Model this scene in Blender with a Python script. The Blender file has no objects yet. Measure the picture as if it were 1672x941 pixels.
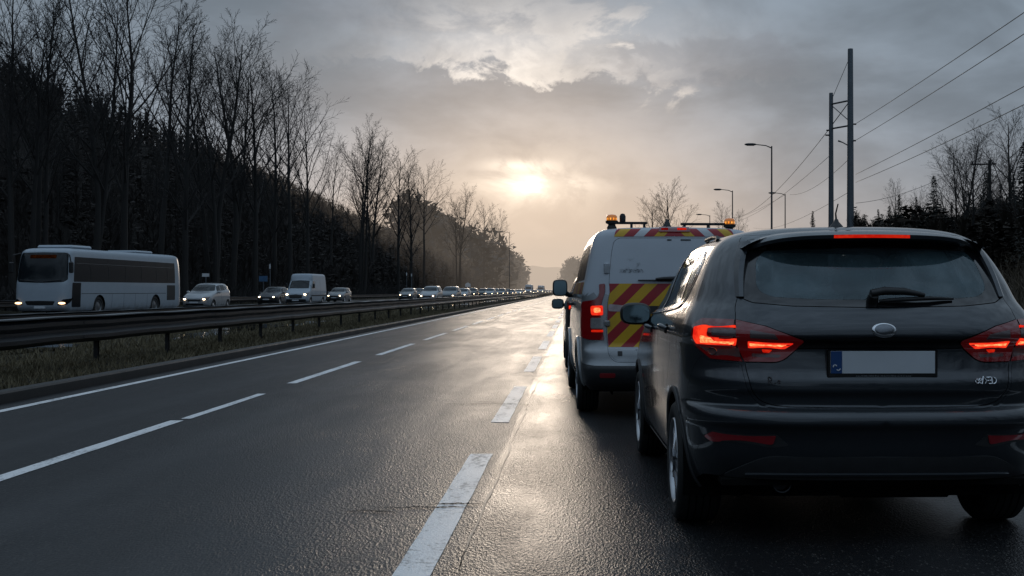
import bpy, math, random
import numpy as np
from mathutils import Vector, Matrix
from mathutils.geometry import delaunay_2d_cdt
from mathutils.kdtree import KDTree

scene = bpy.context.scene
COL = scene.collection
R = math.radians
FPX, VX, VY, CAMH = 1928.0, 940.0, 475.0, 1.25      # focal length and vanishing point used to read positions off the photo

def lin(r, g, b):
    f = lambda c: (c/255/12.92) if c/255 <= .04045 else ((c/255+.055)/1.055)**2.4
    return (f(r), f(g), f(b))

# ------------------------------------------------------------------ materials
class NT:
    def __init__(s, tree):
        s.t = tree; s.n = tree.nodes; s.l = tree.links
    def new(s, typ, **kw):
        n = s.n.new(typ)
        for k, v in kw.items(): setattr(n, k, v)
        return n
    def put(s, sock, val):
        if val is None: return
        if isinstance(val, bpy.types.NodeSocket): s.l.new(val, sock)
        else:
            if hasattr(sock, 'default_value'):
                dv = sock.default_value
                if hasattr(dv, '__len__') and not hasattr(val, '__len__'): val = [val]*len(dv)
                if hasattr(dv, '__len__') and len(dv) == 4 and len(val) == 3: val = tuple(val)+(1,)
                sock.default_value = val
    def math(s, op, a, b=None, c=None, clamp=False):
        n = s.new('ShaderNodeMath', operation=op); n.use_clamp = clamp
        s.put(n.inputs[0], a); s.put(n.inputs[1], b); s.put(n.inputs[2], c)
        return n.outputs[0]
    def vmath(s, op, a, b=None):
        n = s.new('ShaderNodeVectorMath', operation=op)
        s.put(n.inputs[0], a); s.put(n.inputs[1], b)
        return n.outputs['Value'] if op in ('DOT_PRODUCT', 'LENGTH') else n.outputs[0]
    def mix(s, f, a, b, blend='MIX'):
        n = s.new('ShaderNodeMix', data_type='RGBA', blend_type=blend)
        s.put(n.inputs[0], f); s.put(n.inputs[6], a); s.put(n.inputs[7], b)
        return n.outputs[2]
    def fmix(s, f, a, b):
        n = s.new('ShaderNodeMix', data_type='FLOAT')
        s.put(n.inputs[0], f); s.put(n.inputs[2], a); s.put(n.inputs[3], b)
        return n.outputs[0]
    def noise(s, vec, scale, detail=3, rough=.55, dist=0):
        n = s.new('ShaderNodeTexNoise'); s.put(n.inputs['Vector'], vec)
        n.inputs['Scale'].default_value = scale; n.inputs['Detail'].default_value = detail
        n.inputs['Roughness'].default_value = rough; n.inputs['Distortion'].default_value = dist
        return n.outputs['Fac']
    def voro(s, vec, scale, feat='F1'):
        n = s.new('ShaderNodeTexVoronoi', feature=feat); s.put(n.inputs['Vector'], vec)
        n.inputs['Scale'].default_value = scale
        return n.outputs['Distance']
    def mapping(s, vec, scale=(1,1,1), loc=(0,0,0), rot=(0,0,0)):
        n = s.new('ShaderNodeMapping'); s.put(n.inputs[0], vec)
        n.inputs['Scale'].default_value = scale; n.inputs['Location'].default_value = loc; n.inputs['Rotation'].default_value = rot
        return n.outputs[0]
    def ramp(s, f, a, b):                       # smooth step a..b -> 0..1
        n = s.new('ShaderNodeMapRange', interpolation_type='SMOOTHSTEP'); s.put(n.inputs[0], f)
        n.inputs[1].default_value = a; n.inputs[2].default_value = b
        return n.outputs[0]
    def coord(s, out='Object'):
        return s.new('ShaderNodeTexCoord').outputs[out]
    def sep(s, v):
        n = s.new('ShaderNodeSeparateXYZ'); s.put(n.inputs[0], v); return n.outputs
    def comb(s, x, y, z):
        n = s.new('ShaderNodeCombineXYZ'); s.put(n.inputs[0], x); s.put(n.inputs[1], y); s.put(n.inputs[2], z); return n.outputs[0]
    def bump(s, h, strength, dist, normal=None):
        n = s.new('ShaderNodeBump'); s.put(n.inputs['Height'], h)
        s.put(n.inputs['Strength'], strength); n.inputs['Distance'].default_value = dist
        s.put(n.inputs['Normal'], normal)
        return n.outputs[0]

def new_mat(name):
    m = bpy.data.materials.new(name); m.use_nodes = True
    nt = NT(m.node_tree); nt.n.clear()
    nt.out = nt.new('ShaderNodeOutputMaterial')
    return m, nt

def principled(nt, **kw):
    p = nt.new('ShaderNodeBsdfPrincipled')
    for k, v in kw.items(): nt.put(p.inputs[k.replace('_', ' ')], v)
    nt.l.new(p.outputs[0], nt.out.inputs[0])
    return p

def simple(name, col, rough=.5, metal=0, coat=0, var=.25, scale=6, emit=None, estr=0, spec=.5, bump=0):
    m, nt = new_mat(name)
    v = nt.coord('Object')
    n = nt.noise(v, scale, 4)
    c = nt.mix(n, [x*(1-var) for x in col], [min(1, x*(1+var)) for x in col])
    r = nt.fmix(n, max(0, rough*(1-var*.6)), min(1, rough*(1+var*.6)))
    kw = dict(Base_Color=c, Roughness=r, Metallic=metal)
    p = principled(nt, **kw)
    p.inputs['Coat Weight'].default_value = coat; p.inputs['Coat Roughness'].default_value = .05
    p.inputs['Specular IOR Level'].default_value = spec
    if emit:
        p.inputs['Emission Color'].default_value = tuple(emit)+(1,); p.inputs['Emission Strength'].default_value = estr
    if bump:
        nt.l.new(nt.bump(nt.noise(v, scale*8, 4), .5, bump), p.inputs['Normal'])
    return m

# ------------------------------------------------------------------ objects
def mesh_obj(name, verts, faces, mat, parent=None, smooth=True, normals=None, midx=None):
    me = bpy.data.meshes.new(name)
    me.from_pydata([tuple(map(float, v)) for v in verts], [], [tuple(map(int, f)) for f in faces])
    mats = mat if isinstance(mat, (list, tuple)) else [mat]
    for m in mats: me.materials.append(m)
    if midx is not None: me.polygons.foreach_set('material_index', np.asarray(midx, dtype=np.int32))
    me.polygons.foreach_set('use_smooth', np.full(len(me.polygons), bool(smooth)))
    me.update()
    if normals is not None:
        me.normals_split_custom_set_from_vertices([tuple(map(float, n)) for n in normals])
    o = bpy.data.objects.new(name, me); COL.objects.link(o)
    if parent is not None: o.parent = parent
    return o

def empty(name, loc=(0,0,0), rz=0, parent=None):
    o = bpy.data.objects.new(name, None); COL.objects.link(o)
    o.location = loc; o.rotation_euler = (0, 0, rz); o.empty_display_size = .2
    if parent is not None: o.parent = parent
    return o

def tag(o, label=None, cat=None, group=None, kind=None):
    if label: o['label'] = label
    if cat: o['category'] = cat
    if group: o['group'] = group
    if kind: o['kind'] = kind
    return o

def thing(name, label, cat, loc=(0,0,0), rz=0, group=None):
    return tag(empty(name, loc, rz), label, cat, group)

def copy_tree(o, parent=None, color=None):
    c = o.copy(); COL.objects.link(c)
    if parent is not None: c.parent = parent
    for ch in list(o.children): copy_tree(ch, c, color)
    if color is not None and c.type == 'MESH': c.color = color
    return c

def paint_tree(o, color):
    if o.type == 'MESH': o.color = color
    for ch in o.children: paint_tree(ch, color)

class MB:
    """collects shapes into one mesh"""
    def __init__(s): s.v = []; s.f = []; s.m = []
    def add(s, verts, faces, mi=0):
        b = len(s.v); s.v += [tuple(map(float, v)) for v in verts]; s.f += [tuple(b+i for i in f) for f in faces]; s.m += [mi]*len(faces); return s
    def box(s, x0, x1, y0, y1, z0, z1, mi=0, bev=0):
        if bev <= 0:
            vs = [(x0,y0,z0),(x1,y0,z0),(x1,y1,z0),(x0,y1,z0),(x0,y0,z1),(x1,y0,z1),(x1,y1,z1),(x0,y1,z1)]
            fs = [(0,3,2,1),(4,5,6,7),(0,1,5,4),(1,2,6,5),(2,3,7,6),(3,0,4,7)]
            return s.add(vs, fs, mi)
        # chamfered box
        c = [(x0,x1),(y0,y1),(z0,z1)]; idx = {}; vs = []
        for i in (0,1):
            for j in (0,1):
                for k in (0,1):
                    P = [c[0][i], c[1][j], c[2][k]]; sg = [1-2*i, 1-2*j, 1-2*k]
                    for a in range(3):
                        q = [P[t] + (0 if t == a else sg[t]*bev) for t in range(3)]
                        idx[(i,j,k,a)] = len(vs); vs.append(q)
        fs = []
        def order(keys, n):
            pts = [Vector(vs[idx[k]]) for k in keys]; ctr = sum(pts, Vector())/len(pts); n = Vector(n)
            a = (pts[0]-ctr).normalized(); b = n.cross(a)
            return [idx[k] for _, k in sorted(((math.atan2((p-ctr).dot(b), (p-ctr).dot(a)), k) for p, k in zip(pts, keys)))]
        for a in range(3):
            for e in (0,1):
                keys = [k for k in idx if k[3] == a and k[a] == e]
                n = [0,0,0]; n[a] = 1 if e else -1; fs.append(order(keys, n))
        for a in range(3):
            b_, c_ = [t for t in range(3) if t != a]
            for e in (0,1):
                for f in (0,1):
                    keys = [k for k in idx if k[3] in (b_, c_) and k[b_] == e and k[c_] == f]
                    n = [0,0,0]; n[b_] = 1 if e else -1; n[c_] = 1 if f else -1; fs.append(order(keys, n))
        for i in (0,1):
            for j in (0,1):
                for k in (0,1):
                    fs.append(order([(i,j,k,a) for a in range(3)], [2*i-1, 2*j-1, 2*k-1]))
        return s.add(vs, fs, mi)
    def tube(s, pts, rad, sides=6, mi=0, caps=True):
        pts = [np.asarray(p, float) for p in pts]; n = len(pts)
        rad = [rad]*n if not hasattr(rad, '__len__') else rad
        vs = []; fs = []
        prev = None
        for i, p in enumerate(pts):
            d = pts[min(i+1, n-1)] - pts[max(i-1, 0)]; d = d/(np.linalg.norm(d)+1e-9)
            if prev is None:
                ref = np.array([0,0,1.]) if abs(d[2]) < .9 else np.array([1.,0,0])
            else: ref = prev
            u = np.cross(ref, d); u /= np.linalg.norm(u)+1e-9; w = np.cross(d, u); prev = w
            prev = w
            # keep w close to previous reference
            for k in range(sides):
                a = 2*math.pi*k/sides
                vs.append(p + rad[i]*(math.cos(a)*u + math.sin(a)*w))
        for i in range(n-1):
            for k in range(sides):
                k2 = (k+1) % sides
                fs.append((i*sides+k, i*sides+k2, (i+1)*sides+k2, (i+1)*sides+k))
        if caps:
            fs.append(tuple(reversed(range(sides)))); fs.append(tuple((n-1)*sides+k for k in range(sides)))
        return s.add(vs, fs, mi)
    def lathe(s, prof, center, axis='x', seg=32, mi=0, closed=False):
        """prof: list of (a, r): a along axis, r radius"""
        vs = []; fs = []; n = len(prof)
        for k in range(seg):
            t = 2*math.pi*k/seg; c, q = math.cos(t), math.sin(t)
            for a, r in prof:
                p = {'x': (a, r*c, r*q), 'y': (r*q, a, r*c), 'z': (r*c, r*q, a)}[axis]
                vs.append((center[0]+p[0], center[1]+p[1], center[2]+p[2]))
        m = n if closed else n-1
        for k in range(seg):
            k2 = (k+1) % seg
            for i in range(m):
                j = (i+1) % n
                fs.append((k*n+i, k2*n+i, k2*n+j, k*n+j))
        return s.add(vs, fs, mi)
    def ellipsoid(s, c, r, seg=20, rings=12, e=1.0, mi=0, cut=None):
        sg = lambda v, p: math.copysign(abs(v)**p, v)
        vs = []; fs = []
        for i in range(rings+1):
            ph = -math.pi/2 + math.pi*i/rings
            for k in range(seg):
                t = 2*math.pi*k/seg
                vs.append((c[0]+r[0]*sg(math.cos(ph), e)*sg(math.cos(t), e), c[1]+r[1]*sg(math.cos(ph), e)*sg(math.sin(t), e), c[2]+r[2]*sg(math.sin(ph), e)))
        for i in range(rings):
            for k in range(seg):
                k2 = (k+1) % seg
                fs.append((i*seg+k, i*seg+k2, (i+1)*seg+k2, (i+1)*seg+k))
        return s.add(vs, fs, mi)
    def prism(s, poly, axis, a0, a1, mi=0):
        """poly of 2D points extruded along an axis (x: poly is (y,z); y: (x,z); z: (x,y))"""
        f = {'x': lambda p, a: (a, p[0], p[1]), 'y': lambda p, a: (p[0], a, p[1]), 'z': lambda p, a: (p[0], p[1], a)}[axis]
        n = len(poly)
        vs = [f(p, a0) for p in poly] + [f(p, a1) for p in poly]
        fs = [tuple(range(n))[::-1], tuple(range(n, 2*n))] + [(i, (i+1) % n, n+(i+1) % n, n+i) for i in range(n)]
        return s.add(vs, fs, mi)
    def build(s, name, mat, parent=None, smooth=False):
        o = mesh_obj(name, s.v, s.f, mat, parent, smooth, None, s.m)
        return o

def shade_auto(o, ang=35):
    """sharp edges above an angle, smooth elsewhere"""
    me = o.data
    import bmesh
    bm = bmesh.new(); bm.from_mesh(me)
    bmesh.ops.recalc_face_normals(bm, faces=bm.faces)
    for f in bm.faces: f.smooth = True
    for e in bm.edges:
        e.smooth = not (len(e.link_faces) == 2 and e.calc_face_angle(0) > R(ang))
    bm.to_mesh(me); bm.free()
    return o

# ------------------------------------------------------------------ curves
def pchip(x, y, q):
    x = np.asarray(x, float); y = np.asarray(y, float); q = np.asarray(q, float)
    h = np.diff(x); d = np.diff(y)/h; m = np.zeros_like(y)
    for i in range(1, len(x)-1):
        if d[i-1]*d[i] > 0:
            w1 = 2*h[i]+h[i-1]; w2 = h[i]+2*h[i-1]; m[i] = (w1+w2)/(w1/d[i-1]+w2/d[i])
    m[0] = d[0]; m[-1] = d[-1]
    k = np.clip(np.searchsorted(x, q)-1, 0, len(x)-2); t = (q-x[k])/h[k]
    return (2*t**3-3*t**2+1)*y[k] + (t**3-2*t**2+t)*h[k]*m[k] + (-2*t**3+3*t**2)*y[k+1] + (t**3-t**2)*h[k]*m[k+1]

def rounded(poly, r, n=6):
    """fillet the corners of a closed 2D polygon; r one radius or one per corner"""
    P = [np.asarray(p, float) for p in poly]; N = len(P); out = []
    rs = [r]*N if not hasattr(r, '__len__') else r
    for i in range(N):
        a, b, c = P[i-1], P[i], P[(i+1) % N]
        u = a-b; w = c-b; lu, lw = np.linalg.norm(u), np.linalg.norm(w)
        d = min(rs[i], lu*.48, lw*.48)
        if d < 1e-4: out.append(b); continue
        p0 = b+u/lu*d; p1 = b+w/lw*d
        for k in range(n+1):
            t = k/n; out.append((1-t)**2*p0 + 2*t*(1-t)*b + t*t*p1)
    return np.array(out)

def dense(poly, step, closed=True):
    P = np.asarray(poly, float); out = []
    n = len(P)
    for i in range(n if closed else n-1):
        a, b = P[i], P[(i+1) % n]; k = max(1, int(math.ceil(np.linalg.norm(b-a)/step)))
        for j in range(k): out.append(a+(b-a)*j/k)
    if not closed: out.append(P[-1])
    return np.array(out)

def spline(pts, n=8, closed=False):
    """Catmull-Rom through 2D/3D points"""
    P = np.asarray(pts, float); N = len(P); out = []
    for i in range(N if closed else N-1):
        p0 = P[(i-1) % N] if closed or i > 0 else 2*P[0]-P[1]
        p1 = P[i]; p2 = P[(i+1) % N]
        p3 = P[(i+2) % N] if closed or i+2 < N else 2*P[-1]-P[-2]
        for k in range(n):
            t = k/n
            out.append(.5*((2*p1)+(-p0+p2)*t+(2*p0-5*p1+4*p2-p3)*t*t+(-p0+3*p1-3*p2+p3)*t**3))
    if not closed: out.append(P[-1])
    return np.array(out)

def inside(poly, q):
    poly = np.asarray(poly); x, y = q[:, 0], q[:, 1]; r = np.zeros(len(q), bool); n = len(poly); j = n-1
    for i in range(n):
        xi, yi = poly[i]; xj, yj = poly[j]
        c = ((yi > y) != (yj > y)) & (x < (xj-xi)*(y-yi)/((yj-yi) if yj != yi else 1e-12)+xi)
        r ^= c; j = i
    return r

# ------------------------------------------------------------------ lofted vehicle bodies
class Body:
    """rows: z, half width, y of near end, near blend length, near exponent, y of far end, far blend length, far exponent.
    The surface is a stack of rounded plan outlines; it is cut into panels along curves drawn on it."""
    def __init__(s, rows, crown=.02, NS=420, NV=300):
        A = np.array(rows, float)
        t = np.concatenate([[0], np.cumsum(np.sqrt(np.diff(A[:,0])**2+np.diff(A[:,1])**2+(.5*np.diff(A[:,2]))**2)+1e-4)])
        s.vmax = t[-1]; s.vs = np.linspace(0, s.vmax, NV); s.NS = NS; s.NV = NV
        C = np.stack([pchip(t, A[:,i], s.vs) for i in range(8)], 1)
        P = np.zeros((NV, NS, 3))
        th = np.linspace(0, math.pi/2, 240)
        for k in range(NV):
            z, W, Rr, Lr, nr, F, Lf, nf = C[k]
            x1 = W*np.sin(th)**(2/nr); y1 = Rr+Lr*(1-np.cos(th)**(2/nr))
            x2 = W*np.cos(th)**(2/nf); y2 = F-Lf*(1-np.sin(th)**(2/nf))
            ys = np.linspace(Rr+Lr, F-Lf, 60)[1:-1]
            x = np.concatenate([x1, np.full(len(ys), W), x2]); y = np.concatenate([y1, ys, y2])
            yc = (Rr+F)/2; x = x*(1-crown*((y-yc)/(.5*(F-Rr)))**2)
            sl = np.concatenate([[0], np.cumsum(np.hypot(np.diff(x), np.diff(y)))])
            u = np.linspace(0, sl[-1], NS)
            P[k,:,0] = np.interp(u, sl, x); P[k,:,1] = np.interp(u, sl, y); P[k,:,2] = z
            if k == NV//3: s.ls = sl[-1]
        P[:,0,0] = 0; P[:,-1,0] = 0
        s.P = P; s.zv = C[:,0]; s.C = C
        dS = np.gradient(P, axis=1); dV = np.gradient(P, axis=0)
        N = np.cross(dS, dV); N /= np.linalg.norm(N, axis=2, keepdims=True)+1e-12
        N[:,0,0] = 0; N[:,-1,0] = 0
        N[-1] = (0,0,1)
        s.N = N; s.sarr = np.linspace(0, s.ls, NS)
    def row(s, z):
        v = float(np.interp(z, s.zv, s.vs)); k = v/s.vmax*(s.NV-1); i = min(int(k), s.NV-2); f = k-i
        return v, s.P[i]*(1-f)+s.P[i+1]*f
    def dx(s, x, z):                                   # point of the near end at lateral x, height z
        v, r = s.row(z); k = int(s.NS*.5)
        return (float(np.interp(abs(x), r[:k,0], s.sarr[:k])), v)
    def dy(s, y, z):                                   # point of the side at y, height z
        v, r = s.row(z)
        return (float(np.interp(y, r[:,1], s.sarr)), v)
    def df(s, x, z):
        v, r = s.row(z); k = int(s.NS*.5)
        return (float(np.interp(abs(x), r[k:,0][::-1], s.sarr[k:][::-1])), v)
    def ev(s, D, off=0):
        D = np.atleast_2d(np.asarray(D, float))
        a = np.clip(D[:,0]/s.ls*(s.NS-1), 0, s.NS-1-1e-6); b = np.clip(D[:,1]/s.vmax*(s.NV-1), 0, s.NV-1-1e-6)
        i = a.astype(int); j = b.astype(int); fa = (a-i)[:,None]; fb = (b-j)[:,None]
        g = lambda G: (G[j,i]*(1-fa)+G[j,i+1]*fa)*(1-fb)+(G[j+1,i]*(1-fa)+G[j+1,i+1]*fa)*fb
        p = g(s.P); n = g(s.N); n /= np.linalg.norm(n, axis=1, keepdims=True)+1e-12
        return p+n*off, n
    def cdt(s, polys, grid, extra_loops=()):
        pts = []; edges = []
        kd_pts = []
        for poly in polys:
            b = len(pts); pts += [tuple(p) for p in poly]; n = len(poly)
            edges += [(b+i, b+(i+1) % n) for i in range(n)]
        kd = KDTree(max(1, len(pts)))
        for i, p in enumerate(pts): kd.insert((p[0], p[1], 0), i)
        kd.balance()
        g, mind = grid
        for q in g:
            if not pts or kd.find((q[0], q[1], 0))[2] > mind: pts.append((float(q[0]), float(q[1])))
        out = delaunay_2d_cdt([Vector(p) for p in pts], edges, [], 0, 1e-6)
        return np.array([tuple(v) for v in out[0]]), np.array([tuple(f) for f in out[2]])
    def split(s, regions, ds=.04, dv=.03, ulist=None):
        """cut the whole half surface; returns {name: triangles}, verts"""
        us = np.linspace(0, s.ls, int(s.ls/ds)+1); vv = np.linspace(0, s.vmax, int(s.vmax/dv)+1)
        G = np.array([(u, v) for v in vv for u in us])
        rect = dense([(0,0),(s.ls,0),(s.ls,s.vmax),(0,s.vmax)], min(ds, dv))
        V, T = s.cdt([p for _, p in regions]+[rect], (G, .3*min(ds, dv)))
        cen = V[T].mean(1)
        a = V[T]; area = np.abs((a[:,1,0]-a[:,0,0])*(a[:,2,1]-a[:,0,1])-(a[:,2,0]-a[:,0,0])*(a[:,1,1]-a[:,0,1]))
        ok = (cen[:,1] > 0) & (cen[:,1] < s.vmax) & (cen[:,0] > 0) & (cen[:,0] < s.ls) & (area > 1e-9)
        left = ok.copy(); res = {}
        for name, poly in regions:
            m = left & inside(poly, cen); left &= ~m
            res[name] = np.concatenate([res[name], T[m]]) if name in res else T[m]
        res['body'] = T[left]
        s.V = V
        return res
    def panel(s, T, name, mat, parent=None, off=0, gap=0, rim=.015, side='both', rimmat=None, V=None):
        V = s.V if V is None else V
        used = np.unique(T); rm = -np.ones(len(V), int); rm[used] = np.arange(len(used)); T = rm[T]; D = V[used]
        p, n = s.ev(D, off)
        # consistent winding (counter-clockwise in the s,v plane faces outwards)
        a = D[T]; cr = (a[:,1,0]-a[:,0,0])*(a[:,2,1]-a[:,0,1])-(a[:,2,0]-a[:,0,0])*(a[:,1,1]-a[:,0,1])
        T = np.where(cr[:,None] < 0, T[:, ::-1], T)
        cl = (D[:,0] < 1e-6) | (D[:,0] > s.ls-1e-6) | (D[:,1] > s.vmax-1e-6)
        p[cl, 0] = 0
        ed = {}
        for f in T:
            for i in range(3):
                e = (f[i], f[(i+1) % 3]); k = (min(e), max(e))
                ed[k] = ed.get(k, []); ed[k].append(e)
        bnd = [e[0] for e in ed.values() if len(e) == 1 and not (cl[e[0][0]] and cl[e[0][1]])]
        if gap and bnd:
            bi = np.unique(np.array(bnd)); acc = np.zeros_like(p)
            fc = p[T].mean(1)
            for f, c in zip(T, fc):
                for i in f: acc[i] += c-p[i]
            d = acc[bi]; d -= n[bi]*(d*n[bi]).sum(1, keepdims=True)
            d /= np.linalg.norm(d, axis=1, keepdims=True)+1e-9
            d[cl[bi], 0] = 0
            p[bi] += d*gap
        verts = p; nor = n; faces = [tuple(f) for f in T]; mi = [0]*len(faces)
        if rim and bnd:
            bv = sorted({i for e in bnd for i in e}); m1 = {i: len(verts)+k for k, i in enumerate(bv)}; m2 = {i: len(verts)+len(bv)+k for k, i in enumerate(bv)}
            tn = np.zeros((len(bv), 3)); pos = {i: k for k, i in enumerate(bv)}
            for i, j in bnd:
                o = np.cross(p[j]-p[i], n[i]); o /= np.linalg.norm(o)+1e-9
                tn[pos[i]] += o; tn[pos[j]] += o
            tn /= np.linalg.norm(tn, axis=1, keepdims=True)+1e-9
            low = p[bv]-n[bv]*rim
            low[cl[bv], 0] = 0
            verts = np.concatenate([p, p[bv], low]); nor = np.concatenate([n, tn, tn])
            for i, j in bnd:
                faces.append((m1[j], m1[i], m2[i], m2[j])); mi.append(1 if rimmat else 0)
            cl = np.concatenate([cl, cl[bv], cl[bv]])
        def mirror(vs, ns): return vs*[-1,1,1], ns*[-1,1,1]
        mats = [mat]+([rimmat] if rimmat else [])
        if side == 'right': return mesh_obj(name, verts, faces, mats, parent, True, nor, mi)
        mv, mn = mirror(verts, nor)
        if side == 'left': return mesh_obj(name, mv, [f[::-1] for f in faces], mats, parent, True, mn, mi)
        # both halves welded along the centre line
        N = len(verts); mp = np.arange(N)+N; mp[cl] = np.where(cl)[0]
        ff = faces+[tuple(mp[i] for i in f[::-1]) for f in faces]
        allv = np.concatenate([verts, mv]); alln = np.concatenate([nor, mn])
        use = np.zeros(2*N, bool)
        for f in ff: use[list(f)] = True
        r2 = -np.ones(2*N, int); r2[use] = np.arange(use.sum())
        alln[:N][cl, 0] = 0
        return mesh_obj(name, allv[use], [tuple(r2[i] for i in f) for f in ff], mats, parent, True, alln[use], mi+mi)
    def patch(s, poly, name, mat, parent=None, off=.003, rim=.006, ds=.02, side='left', gap=0):
        """a shell laid over the surface inside a closed curve"""
        poly = np.asarray(poly); lo, hi = poly.min(0), poly.max(0)
        us = np.arange(lo[0], hi[0], ds); vv = np.arange(lo[1], hi[1], ds)
        G = np.array([(u, v) for v in vv for u in us]).reshape(-1, 2)
        G = G[inside(poly, G)] if len(G) else G
        V, T = s.cdt([poly], (G, .3*ds))
        cen = V[T].mean(1); a = V[T]; area = np.abs((a[:,1,0]-a[:,0,0])*(a[:,2,1]-a[:,0,1])-(a[:,2,0]-a[:,0,0])*(a[:,1,1]-a[:,0,1]))
        T = T[inside(poly, cen) & (area > 1e-10)]
        return s.panel(T, name, mat, parent, off, gap, rim, side, None, V)
    def ribbon(s, pts, width, name, mat, parent=None, off=.002, height=.004, side='left', closed=False):
        D = dense(pts, .02, closed)
        if closed: D = np.vstack([D, D[:1]])
        p, n = s.ev(D, off)
        t = np.gradient(p, axis=0); t /= np.linalg.norm(t, axis=1, keepdims=True)+1e-9
        b = np.cross(n, t)
        k = [(-.5, 0), (-.3, height), (.3, height), (.5, 0)]
        vs = np.concatenate([p+b*width*a+n*h for a, h in k]); m = len(p)
        fs = [(j*m+i, (j+1)*m+i, (j+1)*m+i+1, j*m+i+1) for j in range(3) for i in range(m-1)]
        if side == 'left': vs = vs*[-1,1,1]
        else: fs = [f[::-1] for f in fs]
        return shade_auto(mesh_obj(name, vs, fs, mat, parent, True), 60)

def dxs(b, pts): return np.array([b.dx(*p) for p in pts])
def dys(b, pts): return np.array([b.dy(*p) for p in pts])
# ------------------------------------------------------------------ camera, sky, sun, haze
def curve_x(y):                                     # the whole road bends gently to the left far away
    return -((max(0, y-330))/100.0)**2*.32

cam_d = bpy.data.cameras.new('camera'); cam = bpy.data.objects.new('camera', cam_d); COL.objects.link(cam)
cam.location = (0, 0, CAMH); cam.rotation_euler = (R(90), 0, 0)
cam_d.sensor_width = 36; cam_d.lens = 36*FPX/1672
cam_d.shift_x = -(VX-836)/1672; cam_d.shift_y = (VY-470.5)/1672
cam_d.clip_start = .05; cam_d.clip_end = 12000
scene.camera = cam
scene.view_settings.view_transform = 'Standard'; scene.view_settings.look = 'None'; scene.view_settings.exposure = 0
scene.cycles.use_denoising = True
scene.cycles.max_bounces = 7; scene.cycles.transparent_max_bounces = 12; scene.cycles.glossy_bounces = 4; scene.cycles.diffuse_bounces = 3
scene.cycles.sample_clamp_indirect = 4; scene.cycles.caustics_reflective = False; scene.cycles.caustics_refractive = False

SUN_AZ, SUN_EL = math.atan(-.0363), math.atan(.086)
sd = Vector((math.sin(SUN_AZ)*math.cos(SUN_EL), math.cos(SUN_AZ)*math.cos(SUN_EL), math.sin(SUN_EL)))

def dirn(px, py):
    v = Vector(((px-VX)/FPX, 1, (VY-py)/FPX)); return v.normalized()

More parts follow.
